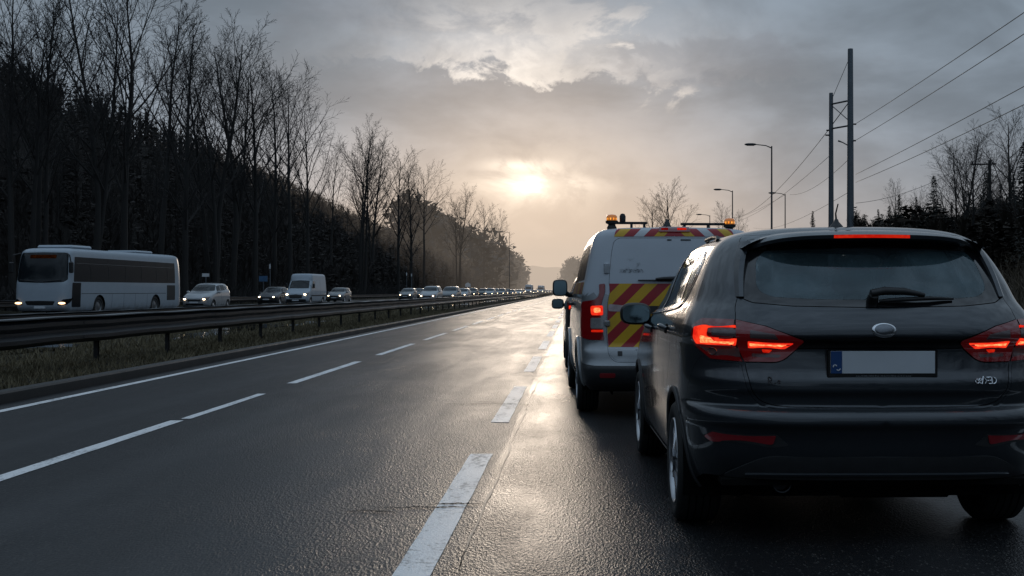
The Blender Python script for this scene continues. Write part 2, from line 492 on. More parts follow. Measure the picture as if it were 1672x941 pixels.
def build_world():
    w = bpy.data.worlds.new('World'); scene.world = w; w.use_nodes = True
    nt = NT(w.node_tree); nt.n.clear()
    out = nt.new('ShaderNodeOutputWorld'); bg = nt.new('ShaderNodeBackground'); nt.l.new(bg.outputs[0], out.inputs[0])
    bg.inputs['Strength'].default_value = .1
    d = nt.coord('Generated'); x, y, z = nt.sep(d)
    zc = nt.math('MAXIMUM', z, 0)
    sky = nt.new('ShaderNodeTexSky', sky_type='NISHITA'); sky.sun_disc = False
    sky.sun_elevation = SUN_EL; sky.sun_rotation = SUN_AZ; sky.air_density = 1.2; sky.dust_density = 3; sky.ozone_density = 1.5
    nt.l.new(d, sky.inputs[0])
    dot = nt.math('MAXIMUM', nt.vmath('DOT_PRODUCT', d, tuple(sd)), 0)
    p = lambda n: nt.math('POWER', dot, n)
    # flattened halo: the glow is wider than it is tall
    def blob(px, py, rx, ry):
        c = dirn(px, py)
        a = nt.math('SUBTRACT', x, c.x); b = nt.math('SUBTRACT', z, c.z)
        e = nt.math('ADD', nt.math('POWER', nt.math('DIVIDE', a, rx/FPX), 2), nt.math('POWER', nt.math('DIVIDE', b, ry/FPX), 2))
        g = nt.math('POWER', 2.718, nt.math('MULTIPLY', e, -1))
        return nt.math('MULTIPLY', g, nt.math('GREATER_THAN', y, 0))
    # cloud deck seen in perspective
    k = nt.math('DIVIDE', 1.0, nt.math('ADD', zc, .09))
    cx_, cy_ = nt.math('MULTIPLY', x, k), nt.math('MULTIPLY', y, k)
    cp = nt.comb(cx_, nt.math('MULTIPLY', cy_, .55), 0)
    n1 = nt.noise(cp, 1.1, 7, .56, .4)
    n2 = nt.noise(nt.mapping(cp, loc=(3.1, 5.7, 0)), .55, 4, .5)
    nf = nt.noise(nt.mapping(d, scale=(1, 1, 1.8)), 15, 7, .6, .5)
    nb = nt.noise(nt.mapping(d, scale=(1, 1, 2.2), loc=(.7, .2, .4)), 6.5, 5, .55, .3)
    # overcast base: blue grey overhead, paler and warmer low down
    h = nt.math('POWER', 2.718, nt.math('MULTIPLY', zc, -8))
    over = nt.mix(h, lin(116, 134, 150), lin(172, 176, 184))
    back = nt.ramp(y, -.4, .5)
    over = nt.mix(back, lin(126, 143, 160), over)
    side = nt.ramp(nt.math('ABSOLUTE', nt.math('SUBTRACT', x, -.04)), .06, .40)      # duller away from the sun
    over = nt.mix(nt.math('MULTIPLY', nt.math('MULTIPLY', side, back), .55), over, lin(122, 134, 146))
    tex = nt.math('ADD', nt.math('MULTIPLY', n1, .45), nt.math('MULTIPLY', nb, .9))
    tex = nt.ramp(tex, .40, .98)
    tex = nt.fmix(tex, .80, 1.24)
    tex = nt.fmix(nt.math('MULTIPLY', h, .75), tex, 1.0)
    cl = nt.mix(1.0, over, nt.comb(tex, tex, tex), 'MULTIPLY')
    # a bank of cloud with a lit upper rim, a ragged gap above it and a second bank overhead
    ym = nt.math('MAXIMUM', y, .05); fwd = nt.math('GREATER_THAN', y, .05)
    A = nt.math('MULTIPLY', nt.math('DIVIDE', x, ym), FPX); B = nt.math('MULTIPLY', nt.math('DIVIDE', z, ym), FPX)
    lump = nt.math('SUBTRACT', nf, .5)
    fine = nt.math('SUBTRACT', nt.noise(nt.mapping(d, scale=(1, 1, 1.3), loc=(.3, .1, .9)), 52, 5, .6, .3), .5)
    Bd = nt.math('ADD', B, nt.math('ADD', nt.math('MULTIPLY', lump, 130), nt.math('MULTIPLY', fine, 85)))
    Ad = nt.math('ADD', A, nt.math('MULTIPLY', lump, 160))
    rimz = nt.fmix(nt.ramp(Ad, -190, 10), 357, 332)
    up = nt.math('SUBTRACT', Bd, rimz)
    def win(c, w): 
        q = nt.math('DIVIDE', nt.math('SUBTRACT', Ad, c), w)
        return nt.math('POWER', 2.718, nt.math('MULTIPLY', nt.math('MULTIPLY', q, q), -1))
    decay = lambda v, k: nt.math('POWER', 2.718, nt.math('DIVIDE', nt.math('MULTIPLY', nt.math('MAXIMUM', v, 0), -1), k))
    lit = nt.math('MULTIPLY', nt.math('MULTIPLY', nt.ramp(up, -2, 18), nt.math('ADD', nt.math('MULTIPLY', decay(up, 40), .7), nt.math('MULTIPLY', nt.math('MULTIPLY', decay(up, 110), nt.ramp(lump, -.06, .12)), .8))), win(-95, 150))
    pale = nt.math('MULTIPLY', nt.math('MULTIPLY', nt.ramp(up, -4, 22), decay(up, 70)), win(-60, 260))
    under = nt.math('MULTIPLY', nt.math('MULTIPLY', nt.ramp(up, 10, -14), decay(nt.math('MULTIPLY', up, -1), 70)), win(-130, 260))
    bank2 = nt.math('MULTIPLY', nt.ramp(nt.math('ADD', blob(1150, 100, 190, 46), nt.math('MULTIPLY', lump, 2.0)), .25, .55), .8)
    bank3 = nt.math('MULTIPLY', nt.ramp(nt.math('ADD', blob(740, 8, 300, 50), nt.math('MULTIPLY', lump, 1.6)), .25, .7), .8)
    rim2 = nt.math('MULTIPLY', nt.math('MULTIPLY', blob(1010, 70, 90, 46), nt.ramp(lump, .0, .10)), .8)
    rim3 = nt.math('MULTIPLY', nt.math('MULTIPLY', blob(1110, 160, 90, 16), nt.ramp(lump, -.02, .08)), .7)
    cl = nt.mix(nt.math('MULTIPLY', nt.math('MULTIPLY', pale, fwd), .72), cl, lin(226, 223, 222))
    cl = nt.mix(nt.math('MULTIPLY', nt.math('MAXIMUM', bank2, bank3), .66), cl, lin(124, 133, 145))
    cl = nt.mix(nt.math('MULTIPLY', nt.math('MULTIPLY', under, fwd), .60), cl, lin(148, 155, 165))
    cl = nt.mix(nt.math('MULTIPLY', nt.math('MULTIPLY', lit, fwd), .95), cl, (1.08, 1.02, .95))
    cl = nt.mix(nt.math('MULTIPLY', nt.math('MAXIMUM', rim2, rim3), fwd), cl, lin(238, 232, 226))
    # warm light around the veiled sun
    g1, g2, g3 = p(9), p(55), p(420)
    low = nt.math('POWER', 2.718, nt.math('MULTIPLY', zc, -14))
    warm = nt.mix(nt.math('MULTIPLY', nt.math('MULTIPLY', p(80), nt.math('POWER', 2.718, nt.math('MULTIPLY', zc, -7.5))), 1.0), cl, lin(252, 226, 200))
    warm = nt.mix(nt.math('MULTIPLY', nt.math('MULTIPLY', p(44), low), .78), warm, lin(250, 218, 188))
    tx2 = nt.fmix(nt.ramp(nb, .35, .65), .86, 1.08)
    warm = nt.mix(1.0, warm, nt.comb(tx2, tx2, tx2), 'MULTIPLY')
    def addc(c, f, col):
        return nt.mix(1.0, c, nt.mix(1.0, nt.comb(f, f, f), col, 'MULTIPLY'), 'ADD')
    cut = nt.ramp(nf, .40, .60)
    def soft(px, py, rx, ry, pw):
        c = dirn(px, py)
        e = nt.math('ADD', nt.math('POWER', nt.math('DIVIDE', nt.math('SUBTRACT', x, c.x), rx/FPX), 2), nt.math('POWER', nt.math('DIVIDE', nt.math('SUBTRACT', z, c.z), ry/FPX), 2))
        return nt.math('MULTIPLY', nt.math('POWER', nt.math('ADD', e, 1), -pw), nt.math('GREATER_THAN', y, 0))
    halo = nt.math('MULTIPLY', soft(872, 308, 66, 38, 1.2), nt.fmix(cut, .50, 1.05))
    warm = addc(warm, halo, (.74, .63, .49))
    arms = nt.math('MAXIMUM', nt.math('MULTIPLY', soft(872, 302, 95, 13, 1.6), nt.fmix(cut, .3, 1.0)), nt.math('MULTIPLY', blob(848, 271, 50, 9), nt.ramp(nf, .42, .55)))
    warm = addc(warm, arms, (.50, .43, .34))
    warm = addc(warm, nt.math('MULTIPLY', soft(870, 308, 26, 16, 1.7), nt.fmix(nt.ramp(nt.math('ADD', nf, nt.math('MULTIPLY', fine, .6)), .36, .62), .35, 1.0)), (1.15, 1.0, .82))
    hi = nt.math('ADD', 1, nt.math('MULTIPLY', nt.ramp(z, .32, .85), 1.0))
    warm = nt.mix(1.0, warm, nt.comb(hi, hi, hi), 'MULTIPLY')
    # below the horizon
    warm = nt.mix(nt.ramp(z, -.02, -.002), (.03, .03, .03), warm)
    ten = nt.mix(1.0, warm, (10, 10, 10), 'MULTIPLY')
    fin = nt.mix(.012, ten, sky.outputs[0])
    nt.l.new(fin, bg.inputs['Color'])
    w.cycles.sampling_method = 'MANUAL'; w.cycles.sample_map_resolution = 2048
build_world()

sun_d = bpy.data.lights.new('sun', 'SUN'); sun_d.energy = .26; sun_d.angle = R(8); sun_d.color = (1, .83, .66)
sun = bpy.data.objects.new('sun', sun_d); COL.objects.link(sun)
sun.rotation_euler = (-sd).to_track_quat('-Z', 'Y').to_euler()

def haze_box(name, x0, x1, y0, y1, z0, z1, dens, col):
    m, nt = new_mat(name)
    ab = nt.new('ShaderNodeVolumeAbsorption'); ab.inputs['Color'].default_value = (0, 0, 0, 1); ab.inputs['Density'].default_value = dens
    em = nt.new('ShaderNodeEmission'); em.inputs['Color'].default_value = tuple(col)+(1,); em.inputs['Strength'].default_value = dens  # glow stands in for daylight scattered by the haze
    ad = nt.new('ShaderNodeAddShader'); nt.l.new(ab.outputs[0], ad.inputs[0]); nt.l.new(em.outputs[0], ad.inputs[1])
    nt.l.new(ad.outputs[0], nt.out.inputs['Volume'])
    o = MB().box(x0, x1, y0, y1, z0, z1).build(name, m)
    return tag(o, kind='stuff')
haze_box('haze', -900, 900, 260, 1180, -8, 40, .00062, lin(206, 190, 174))
haze_box('far_haze', -380, 150, 1185, 3200, -8, 100, .0009, lin(228, 205, 182))
# ------------------------------------------------------------------ shared materials
M = {}
def car_paint(name, col, metal=.55, rough=.32, coat=1.0, dirt=.5, objcol=False, dirtcol=(.035,.031,.027), wet=0.0):
    m, nt = new_mat(name)
    v = nt.coord('Object'); x, y, z = nt.sep(v)
    n = nt.noise(v, 3.5, 6, .6); f = nt.noise(v, 60, 3, .6)
    low = nt.ramp(z, .75, .22)
    dm = nt.math('MULTIPLY', nt.math('ADD', nt.math('MULTIPLY', low, .9), .12), nt.ramp(n, .3, .75))
    dm = nt.math('MULTIPLY', dm, dirt)
    base = nt.new('ShaderNodeObjectInfo').outputs['Color'] if objcol else col
    c = nt.mix(dm, base, dirtcol)
    p = principled(nt, Base_Color=c, Metallic=nt.math('MULTIPLY', metal, nt.math('SUBTRACT', 1, dm)), Roughness=nt.fmix(dm, rough, .75))
    nt.put(p.inputs['Coat Weight'], nt.math('MULTIPLY', coat, nt.math('SUBTRACT', 1, nt.math('MULTIPLY', dm, .9))))
    # drying droplets and road film break up the reflections a little
    streak = nt.noise(nt.mapping(v, scale=(9, 9, 1.6)), 3, 5, .6)
    nt.put(p.inputs['Coat Roughness'], nt.fmix(nt.ramp(streak, .42, .72), .03, .16))
    drops = nt.ramp(nt.voro(v, 120), .28, .12)
    patchy = nt.math('MULTIPLY', drops, nt.ramp(n, .5, .62))
    bmp = nt.bump(nt.math('ADD', nt.math('MULTIPLY', patchy, wet), nt.math('MULTIPLY', f, .12)), .25, .002)
    nt.l.new(bmp, p.inputs['Coat Normal'])
    return m
M['grey'] = car_paint('charcoal_paint', (.020, .026, .033), .6, .40, 1, .22, wet=1, dirtcol=(.030,.028,.026))
M['van_white'] = car_paint('van_paint', (.44, .475, .52), .0, .45, .25, .6, dirtcol=(.16,.15,.14))
M['van_silver'] = car_paint('van_lower_paint', (.26, .275, .29), .6, .34, .8, .9, dirtcol=(.10,.095,.085))
M['any'] = car_paint('traffic_paint', (.3,.3,.3), .2, .4, .8, .8, objcol=True)
M['coach'] = car_paint('coach_paint', (.33, .385, .44), .0, .45, .25, .8, dirtcol=(.2,.19,.18))
M['black'] = simple('black_plastic', (.010, .0105, .0115), .5, var=.3, scale=12)
M['gloss'] = simple('gloss_black', (.006, .006, .007), .12, coat=.5, var=.3)
M['dark'] = simple('dark_void', (.004, .004, .004), .9, spec=.1)
M['trim'] = simple('grey_plastic', (.022, .023, .025), .55, var=.3, scale=20)
M['rubber'] = simple('tyre_rubber', (.011, .011, .011), .75, var=.35, scale=25, bump=.002)
M['alloy'] = simple('alloy', (.42, .43, .45), .3, metal=.9, var=.2, scale=14)
M['chrome'] = simple('chrome', (.62, .63, .65), .12, metal=1, var=.1)
M['steel'] = simple('galvanised', (.17, .18, .19), .42, metal=.75, var=.35, scale=3)
M['darkmetal'] = simple('dark_metal', (.02, .022, .025), .5, metal=.4, var=.3)
M['cloth'] = simple('seat_cloth', (.012, .013, .014), .9, var=.3, scale=20)
M['plate'] = simple('plate_white', (.50, .53, .56), .45, var=.07, scale=9)
M['plateblue'] = simple('plate_blue', (.004, .045, .16), .45, var=.15)
M['white'] = simple('white_mark', (.6, .62, .64), .5)
M['concrete'] = simple('concrete', (.10, .10, .10), .8, var=.35, scale=2.5, bump=.003)
M['pole'] = simple('pole_steel', (.10, .115, .13), .5, metal=.5, var=.3, scale=1.5)
M['polesdark'] = simple('pole_dark', (.035, .04, .045), .55, metal=.3, var=.3, scale=2)
M['bark'] = simple('bark', (.015, .0135, .0125), .9, var=.45, scale=5)
M['twig'] = simple('twig', (.017, .015, .014), .9, var=.4, scale=2)
M['thicket'] = simple('thicket', (.026, .021, .0165), .9, var=.6, scale=.8, spec=.1)
M['needle'] = simple('needles', (.013, .016, .0125), .8, var=.5, scale=1.3)
M['wood_mass'] = simple('hillside_wood', (.046, .041, .038), .95, var=.5, scale=.12, spec=.1)

def glass(name, tint=(.30,.36,.38), gl=.04, refl=(.75,.85,.9), film=1.0, fk=1.0):
    m, nt = new_mat(name)
    tr = nt.new('ShaderNodeBsdfTransparent'); tr.inputs[0].default_value = tuple(tint)+(1,)
    v = nt.coord('Object')
    g = nt.new('ShaderNodeBsdfGlossy'); g.inputs['Color'].default_value = tuple(refl)+(1,)
    nt.put(g.inputs['Roughness'], nt.fmix(nt.noise(v, 8, 4), .01, gl*2))
    fr = nt.new('ShaderNodeFresnel'); fr.inputs[0].default_value = 1.55
    f = nt.math('MINIMUM', nt.math('ADD', nt.math('MULTIPLY', fr.outputs[0], fk), .02), 1)
    mx = nt.new('ShaderNodeMixShader'); nt.put(mx.inputs[0], f); nt.l.new(tr.outputs[0], mx.inputs[1]); nt.l.new(g.outputs[0], mx.inputs[2])
    # teal diffuse film paints in the sky reflected by the glass
    df = nt.new('ShaderNodeBsdfDiffuse'); df.inputs[0].default_value = (.13, .215, .245, 1)
    m2 = nt.new('ShaderNodeMixShader'); nt.put(m2.inputs[0], nt.math('MULTIPLY', nt.fmix(nt.ramp(nt.noise(v, 5, 6), .3, .8), .12, .34), film))
    nt.l.new(mx.outputs[0], m2.inputs[1]); nt.l.new(df.outputs[0], m2.inputs[2])
    nt.l.new(m2.outputs[0], nt.out.inputs[0])
    return m
M['rearglass'] = glass('tinted_glass', (.56, .66, .68), fk=1.2)
M['glass'] = glass('clear_glass', (.58, .64, .66), refl=(.6,.66,.7), film=.25, fk=.5)
M['darkglass'] = simple('dark_glass', (.010, .014, .017), .10, var=.3, spec=.35)
M['vanglass'] = simple('van_side_glass', (.012, .014, .017), .32, var=.3, spec=.12)
M['mirror'] = simple('mirror', (.13, .18, .20), .06, metal=1, var=.05)

def lamp_lens(name, col, rough=.12):
    return simple(name, col, rough, coat=1, var=.25, scale=30)
M['redlens'] = simple('red_lens', (.055, .002, .0035), .10, coat=1, var=.5, scale=22, emit=(1, .012, .02), estr=.022)
M['redlens_dim'] = lamp_lens('red_reflector', (.24, .007, .013), .3)
M['clearlens'] = lamp_lens('clear_lens', (.09, .06, .06))
def glow(name, c0, c1, s, scale=55):
    m, nt = new_mat(name); v = nt.coord('Object')
    n = nt.ramp(nt.noise(nt.mapping(v, scale=(1, 1, 1.6)), scale, 3, .6), .32, .68)
    e = nt.new('ShaderNodeEmission'); nt.put(e.inputs[0], nt.mix(n, c0, c1)); nt.put(e.inputs[1], nt.fmix(n, s*.78, s))
    nt.l.new(e.outputs[0], nt.out.inputs[0]); return m
M['redglow'] = glow('tail_glow', (.85, .014, .008), (1, .050, .016), 1.05, 16)
M['redglow_hot'] = glow('tail_glow_hot', (1, .13, .04), (1, .33, .12), 1.8)
M['reddim'] = glow('tail_glow_dim', (.6, .01, .01), (.9, .02, .01), .22)
M['brake'] = glow('brake_glow', (.9, .012, .004), (.9, .035, .010), .62, 60)
M['amber'] = glow('amber_glow', (1, .25, .02), (1, .45, .09), 1.6, 30)
M['amberlens'] = simple('amber_lens', (.35, .12, .01), .2, coat=1, emit=(1, .3, .03), estr=.25)
M['head'] = glow('headlight_glow', (1, .72, .42), (1, .80, .54), 11, 20)
M['headwarm'] = glow('warm_headlight_glow', (1, .55, .26), (1, .66, .36), 4, 20)
# ------------------------------------------------------------------ the grey hatchback
def spoke_rim(mb, xo, r, n=10, mi=0, w=.030):
    """wheel rim on the x axis; outer face at x = -xo side (left)"""
    mb.lathe([(-.02, r*.30), (.0, r*.24), (-.012, r*.12), (-.02, .0)][::-1], (xo, 0, 0), 'x', 24, mi)
    mb.lathe([(.10, r*.90), (.02, r*.92), (-.004, r*.955), (-.012, r*1.0), (.004, r*1.035), (.03, r*1.0), (.10, r*.93)], (xo, 0, 0), 'x', 40, mi)
    for k in range(n):
        a = 2*math.pi*k/n + (.13 if k % 2 else -.13)
        ca, sa = math.cos(a), math.sin(a)
        vs = []; 
        for q, rr in enumerate((.16, .45, .72, .95)):
            ww = w*(.75+.5*abs(rr-.5)); dep = (-.012, -.004, .004, .004)[q]
            for (t, x) in ((-ww, .03+dep), (-ww*.7, dep), (ww*.7, dep), (ww, .03+dep)):
                ry, rz = rr*r*ca - t*sa, rr*r*sa + t*ca
                vs.append((xo+x, ry, rz))
        fs = [(i*4+j, i*4+j+1, (i+1)*4+j+1, (i+1)*4+j) for i in range(3) for j in range(3)]
        mb.add(vs, fs, mi)

def wheel(parent, c, rt=.325, w=.225, rr=.225, side='left', detail=True, n=10, rimmat=None):
    """wheel part with tyre and rim below it; c is the hub centre"""
    wo = empty('wheel', c, 0, parent)
    if side == 'right': wo.rotation_euler = (0, 0, math.pi)
    h = w/2
    prof = [(-h*.80, rr*1.02), (-h*.95, rr*1.12), (-h, rr*1.25), (-h*.96, rt*.93), (-h*.80, rt*.985), (-h*.5, rt), (h*.5, rt), (h*.80, rt*.985), (h*.96, rt*.93), (h, rr*1.2), (h*.8, rr*1.02)]
    t = MB().lathe(prof, (0,0,0), 'x', 56 if detail else 20)
    if detail:
        for gx in (-.055, -.018, .018, .055): t.lathe([(gx-.004, rt+.0005), (gx+.004, rt+.0005)], (0,0,0), 'x', 56, 1)
    shade_auto(t.build('tyre', [M['rubber'], M['dark']], wo), 40)
    r = MB()
    if detail: spoke_rim(r, -h*.86, rr, n)
    else: r.lathe([(.05, rr*1.0), (-.01, rr*1.02), (.0, rr*.85), (.03, rr*.8), (.0, rr*.3), (-.01, 0)], (-h*.85, 0, 0), 'x', 16)
    shade_auto(r.build('rim', rimmat or M['alloy'], wo), 40)
    if detail:
        MB().lathe([(.0, rr*.93), (.0, .0)], (-.01, 0, 0), 'x', 32).build('brake_disc', M['darkmetal'], wo)
    return wo

M['emblem'] = simple('emblem_metal', (.16, .17, .185), .22, metal=.9, var=.2)
HROWS = [  # z, W, R, Lr, nr, F, Lf, nf
 (.200, .800, .230, .50, 3.0, 4.10, .60, 3.0),
 (.250, .860, .150, .58, 3.1, 4.24, .70, 3.0),
 (.335, .905, .105, .64, 3.2, 4.33, .75, 3.0),
 (.440, .918, .065, .66, 3.3, 4.37, .78, 3.0),
 (.555, .925, .040, .66, 3.3, 4.39, .80, 3.0),
 (.598, .928, .022, .66, 3.3, 4.40, .80, 3.0),
 (.612, .930, .000, .66, 3.3, 4.40, .80, 3.0),
 (.640, .931, .004, .66, 3.3, 4.40, .82, 3.0),
 (.676, .931, .034, .66, 3.3, 4.39, .84, 3.0),
 (.690, .931, .070, .66, 3.3, 4.385,.85, 3.0),
 (.740, .931, .064, .66, 3.3, 4.37, .86, 2.9),
 (.775, .931, .050, .66, 3.3, 4.34, .88, 2.9),
 (.800, .931, .050, .66, 3.3, 4.30, .90, 2.8),
 (.870, .930, .078, .66, 3.3, 4.18, .95, 2.7),
 (.965, .926, .090, .66, 3.3, 3.92,1.00, 2.6),
 (.990, .924, .082, .66, 3.3, 3.82,1.00, 2.6),
 (1.015,.922, .040, .66, 3.3, 3.70, .98, 2.6),
 (1.035,.918, .030, .66, 3.3, 3.58, .95, 2.6),
 (1.075,.908, .040, .66, 3.25,3.36, .90, 2.6),
 (1.115,.890, .062, .66, 3.2, 3.16, .80, 2.6),
 (1.160,.866, .095, .65, 3.15,3.02, .72, 2.6),
 (1.195,.846, .130, .63, 3.1, 2.95, .68, 2.7),
 (1.300,.806, .215, .56, 3.1, 2.77, .64, 2.8),
 (1.400,.764, .300, .52, 3.1, 2.58, .60, 2.9),
 (1.480,.716, .372, .50, 3.1, 2.40, .58, 3.0),
 (1.526,.668, .420, .50, 3.1, 2.27, .58, 3.0),
 (1.558,.600, .480, .52, 3.2, 2.14, .58, 3.0),
 (1.578,.500, .560, .55, 3.3, 2.00, .55, 3.0),
 (1.592,.330, .720, .50, 3.3, 1.85, .45, 3.0),
 (1.599,.020,1.100, .10, 3.3, 1.60, .10, 3.0)]

CAR_POS = (1.478, 5.62)
def hero_car():
    b = Body(HROWS, .022, 560, 420)
    root = thing('parked_car', 'dark charcoal grey hatchback seen from behind with its tail lights glowing', 'car', (CAR_POS[0], CAR_POS[1], 0), R(1.2))
    X, Y = b.dx, b.dy
    P = M['grey']
    def mix(*pts): return np.array([X(*p[1:]) if p[0] == 'x' else Y(*p[1:]) for p in pts])
    vm = b.vmax
    # ---- curves drawn on the half body (right side, mirrored later)
    inner = rounded(mix(('x',.690,1.108),('x',.560,1.078),('x',.372,1.012),('x',.405,.970),('x',.478,.903),('x',.650,.903)), [.004,.0,.03,.0,.05,.004])
    outer = rounded(mix(('x',.696,1.109),('x',.656,.903),('x',.800,.912),('y',.30,.935),('y',.385,.985),('y',.405,1.075),('x',.830,1.112)), [.004,.004,0,.05,.05,.03,.0])
    band = mix(('x',.0,.975),('x',.42,.972),('x',.372,1.012),('x',.0,1.026))
    band[0,0] = band[3,0] = -.01
    rwin = rounded(mix(('x',.0,1.168),('x',.42,1.176),('x',.60,1.192),('x',.650,1.215),('x',.638,1.33),('x',.608,1.46),('x',.575,1.515),('x',.0,1.530)), [0,0,.02,.03,.0,.0,.05,0])
    rwin[0,0] = -.02; rwin[-1,0] = -.02
    pane = rounded(mix(('x',.0,1.206),('x',.30,1.208),('x',.515,1.220),('x',.575,1.258),('x',.555,1.40),('x',.515,1.452),('x',.0,1.470)), [0,0,.06,.06,.0,.05,0])
    pane[0,0] = -.02; pane[-1,0] = -.02
    gate = mix(('x',.0,.683),('x',.50,.690),('x',.585,.715),('x',.62,.76),('x',.650,.90),('x',.694,1.11),('x',.688,1.17),('x',.668,1.215),('x',.656,1.34),('x',.626,1.47),('x',.585,1.54),('x',.0,1.545))
    gate = rounded(gate, [0,.05,.06,.04,0,0,.03,.02,0,0,.05,0]); gate[0,0] = -.02; gate[-1,0] = -.02
    bump = mix(('x',.0,.672),('x',.51,.680),('x',.60,.705),('x',.645,.78),('x',.664,.895),('x',.80,.903),('y',.33,.925),('y',.40,.80),('y',.425,.62),('y',.425,.20))
    bump = np.vstack([rounded(bump, [0,.05,.06,.04,.02,0,.02,0,0,0]), [[Y(.425,.2)[0], -.02], [-.02, -.02]]]); bump[0,0] = -.02
    def circ(cy, cz, r):
        a = np.linspace(0, 2*math.pi, 56, endpoint=False)
        pts = []
        for t in a:
            y, z = cy+r*math.cos(t), cz+r*math.sin(t)
            if z >= .2: pts.append(b.dy(y, z))
        q = sorted(pts, key=lambda p: math.atan2(p[1]-b.dy(cy, .33)[1], p[0]-b.dy(cy, .33)[0]))
        e0 = b.dy(cy-math.sqrt(r*r-(cz-.2)**2), .2)[0]; e1 = b.dy(cy+math.sqrt(r*r-(cz-.2)**2), .2)[0]
        ang = [p for p in q]
        top = sorted(ang, key=lambda p: p[0])
        # walk along the arch from rear to front through the top
        arch = [b.dy(cy-r*math.cos(t), cz+r*math.sin(t)) for t in np.linspace(-math.asin((cz-.2)/r), math.pi+math.asin((cz-.2)/r), 60)]
        arch[0] = (arch[0][0], -.02); arch[-1] = (arch[-1][0], -.02)
        return np.array(arch)
    RY, FY = .86, 3.45
    arch_r, arch_f = circ(RY, .325, .375), circ(FY, .325, .375)
    # side glass
    def S(pts, r): return rounded(np.array([Y(*p) for p in pts]), r)
    fwin = S([(2.03,1.135),(2.72,1.110),(2.58,1.245),(2.36,1.375),(2.03,1.475)], [.01,.03,0,.05,.01])
    mwin = S([(1.27,1.178),(1.96,1.138),(1.96,1.478),(1.55,1.492),(1.30,1.482)], [.02,.01,.01,.0,.03])
    qwin = S([(1.215,1.182),(1.245,1.478),(1.08,1.452),(.965,1.395),(.955,1.325),(1.07,1.215)], [.01,.02,0,.06,.05,.03])
    dlo = S([(1.06,1.172),(1.235,1.150),(1.99,1.115),(2.80,1.086),(2.62,1.255),(2.38,1.395),(2.06,1.498),(1.55,1.512),(1.24,1.502),(1.07,1.476),(.935,1.408),(.925,1.315)], [.03,0,0,.03,0,.05,.03,0,0,0,.06,.06])
    fdoor = S([(2.01,.285),(2.98,.285),(3.02,.60),(2.98,.95),(2.90,1.075),(2.66,1.25),(2.40,1.41),(2.08,1.512),(2.01,1.516)], [.05,.06,0,0,0,0,0,0,.01])
    rdoor = S([(1.99,.285),(1.99,1.516),(1.55,1.526),(1.20,1.514),(1.14,1.30),(1.10,1.16),(1.06,1.02),(1.08,.90),(1.20,.74),(1.31,.50),(1.345,.285)], [.05,.01,0,.03,0,0,.06,.04,.05,.05,.02])
    sill = np.array([Y(1.33,.275), Y(2.98,.275), (Y(2.98,.2)[0], -.02), (Y(1.33,.2)[0], -.02)])
    wind = np.array([b.df(0,1.085), b.df(.62,1.10), b.df(.745,1.13), b.df(.68,1.34), b.df(.62,1.47), b.df(.54,1.50), b.df(0,1.515)])
    wind[0,0] = wind[-1,0] = b.ls+.02
    wind = rounded(wind, [0,.03,.03,0,0,.04,0])
    low = np.array([X(0,.335), X(.55,.335), X(.80,.33), Y(.36,.325), Y(.50,.28), (Y(.50,.2)[0], -.02), (-.02, -.02)]); low[0,0] = -.02
    regs = [('hole', arch_r), ('hole', arch_f), ('hole', low), ('lamp_in', inner), ('lamp_out', outer), ('band', band), ('pane', pane), ('rwin', rwin), ('gate', gate), ('bump', bump),
            ('fwin', fwin), ('mwin', mwin), ('qwin', qwin), ('fdoor', fdoor), ('rdoor', rdoor), ('sill', sill), ('wind', wind)]
    regs = [(n, dense(p, .02)) for n, p in regs]
    # window frames: split the gap between glass and door into a dark frame
    fr = [('frame', dense(dlo, .02))]
    i = [n for n, _ in regs].index('fdoor')
    regs = regs[:i]+fr+regs[i:]
    T = b.split(regs, .035, .025)
    D = M['dark']
    b.panel(T['body'], 'body', P, root, rim=.012, rimmat=D)
    b.panel(T['gate'], 'tailgate', P, root, gap=.004, rim=.03, rimmat=D)
    b.panel(T['bump'], 'rear_bumper', P, root, gap=.0018, rim=.015, rimmat=D)
    rw = b.panel(T['rwin'], 'rear_window', M['gloss'], root, off=.001, gap=.001, rim=.01)
    b.panel(T['pane'], 'pane', M['rearglass'], rw, off=.001, rim=0)
    b.panel(T['band'], 'tailgate_undercut', M['black'], root, off=-.004, rim=.004)  # black strip paints in the shade of the undercut below the lip
    b.panel(T['wind'], 'windscreen', M['glass'], root, rim=0)
    for sd_ in ('left', 'right'):
        for key, nm in (('fdoor', 'door'), ('rdoor', 'door')):
            d = b.panel(T[key], nm, P, root, gap=.0035, rim=.03, side=sd_, rimmat=D)
            yh = 2.20 if key == 'fdoor' else 1.26
            hz = 1.005 if key == 'fdoor' else 1.03
            sx = -1 if sd_ == 'left' else 1
            # pull handle standing off the door over a dark cup
            pts = [b.ev([b.dy(yh+t*.20, hz+.005*math.sin(math.pi*t))], .006+.032*math.sin(math.pi*t)**.6)[0][0]*[sx,1,1] for t in np.linspace(0, 1, 9)]
            shade_auto(MB().tube(pts, [.010,.014,.016,.017,.017,.017,.016,.014,.010], 10).build('handle', M['grey'], d), 50)
            b.patch(rounded(np.array([b.dy(yh+.03, hz-.03), b.dy(yh+.16, hz-.03), b.dy(yh+.16, hz+.025), b.dy(yh+.03, hz+.025)]), .025), 'handle_cup', M['dark'], d, .0015, .002, .03, sd_)
        for key in ('fwin', 'mwin', 'qwin'):
            b.panel(T[key], 'side_window', M['glass'], root, off=-.003, rim=0, side=sd_)
        b.panel(T['frame'], 'window_frame', M['gloss'], root, off=.0, rim=.006, side=sd_)
        b.panel(T['sill'], 'sill', M['black'], root, off=.004, rim=.01, side=sd_)
        lo = np.array([Y(*p) for p in ((2.82,1.082),(1.99,1.109),(1.235,1.144),(1.055,1.166),(.915,1.312))])
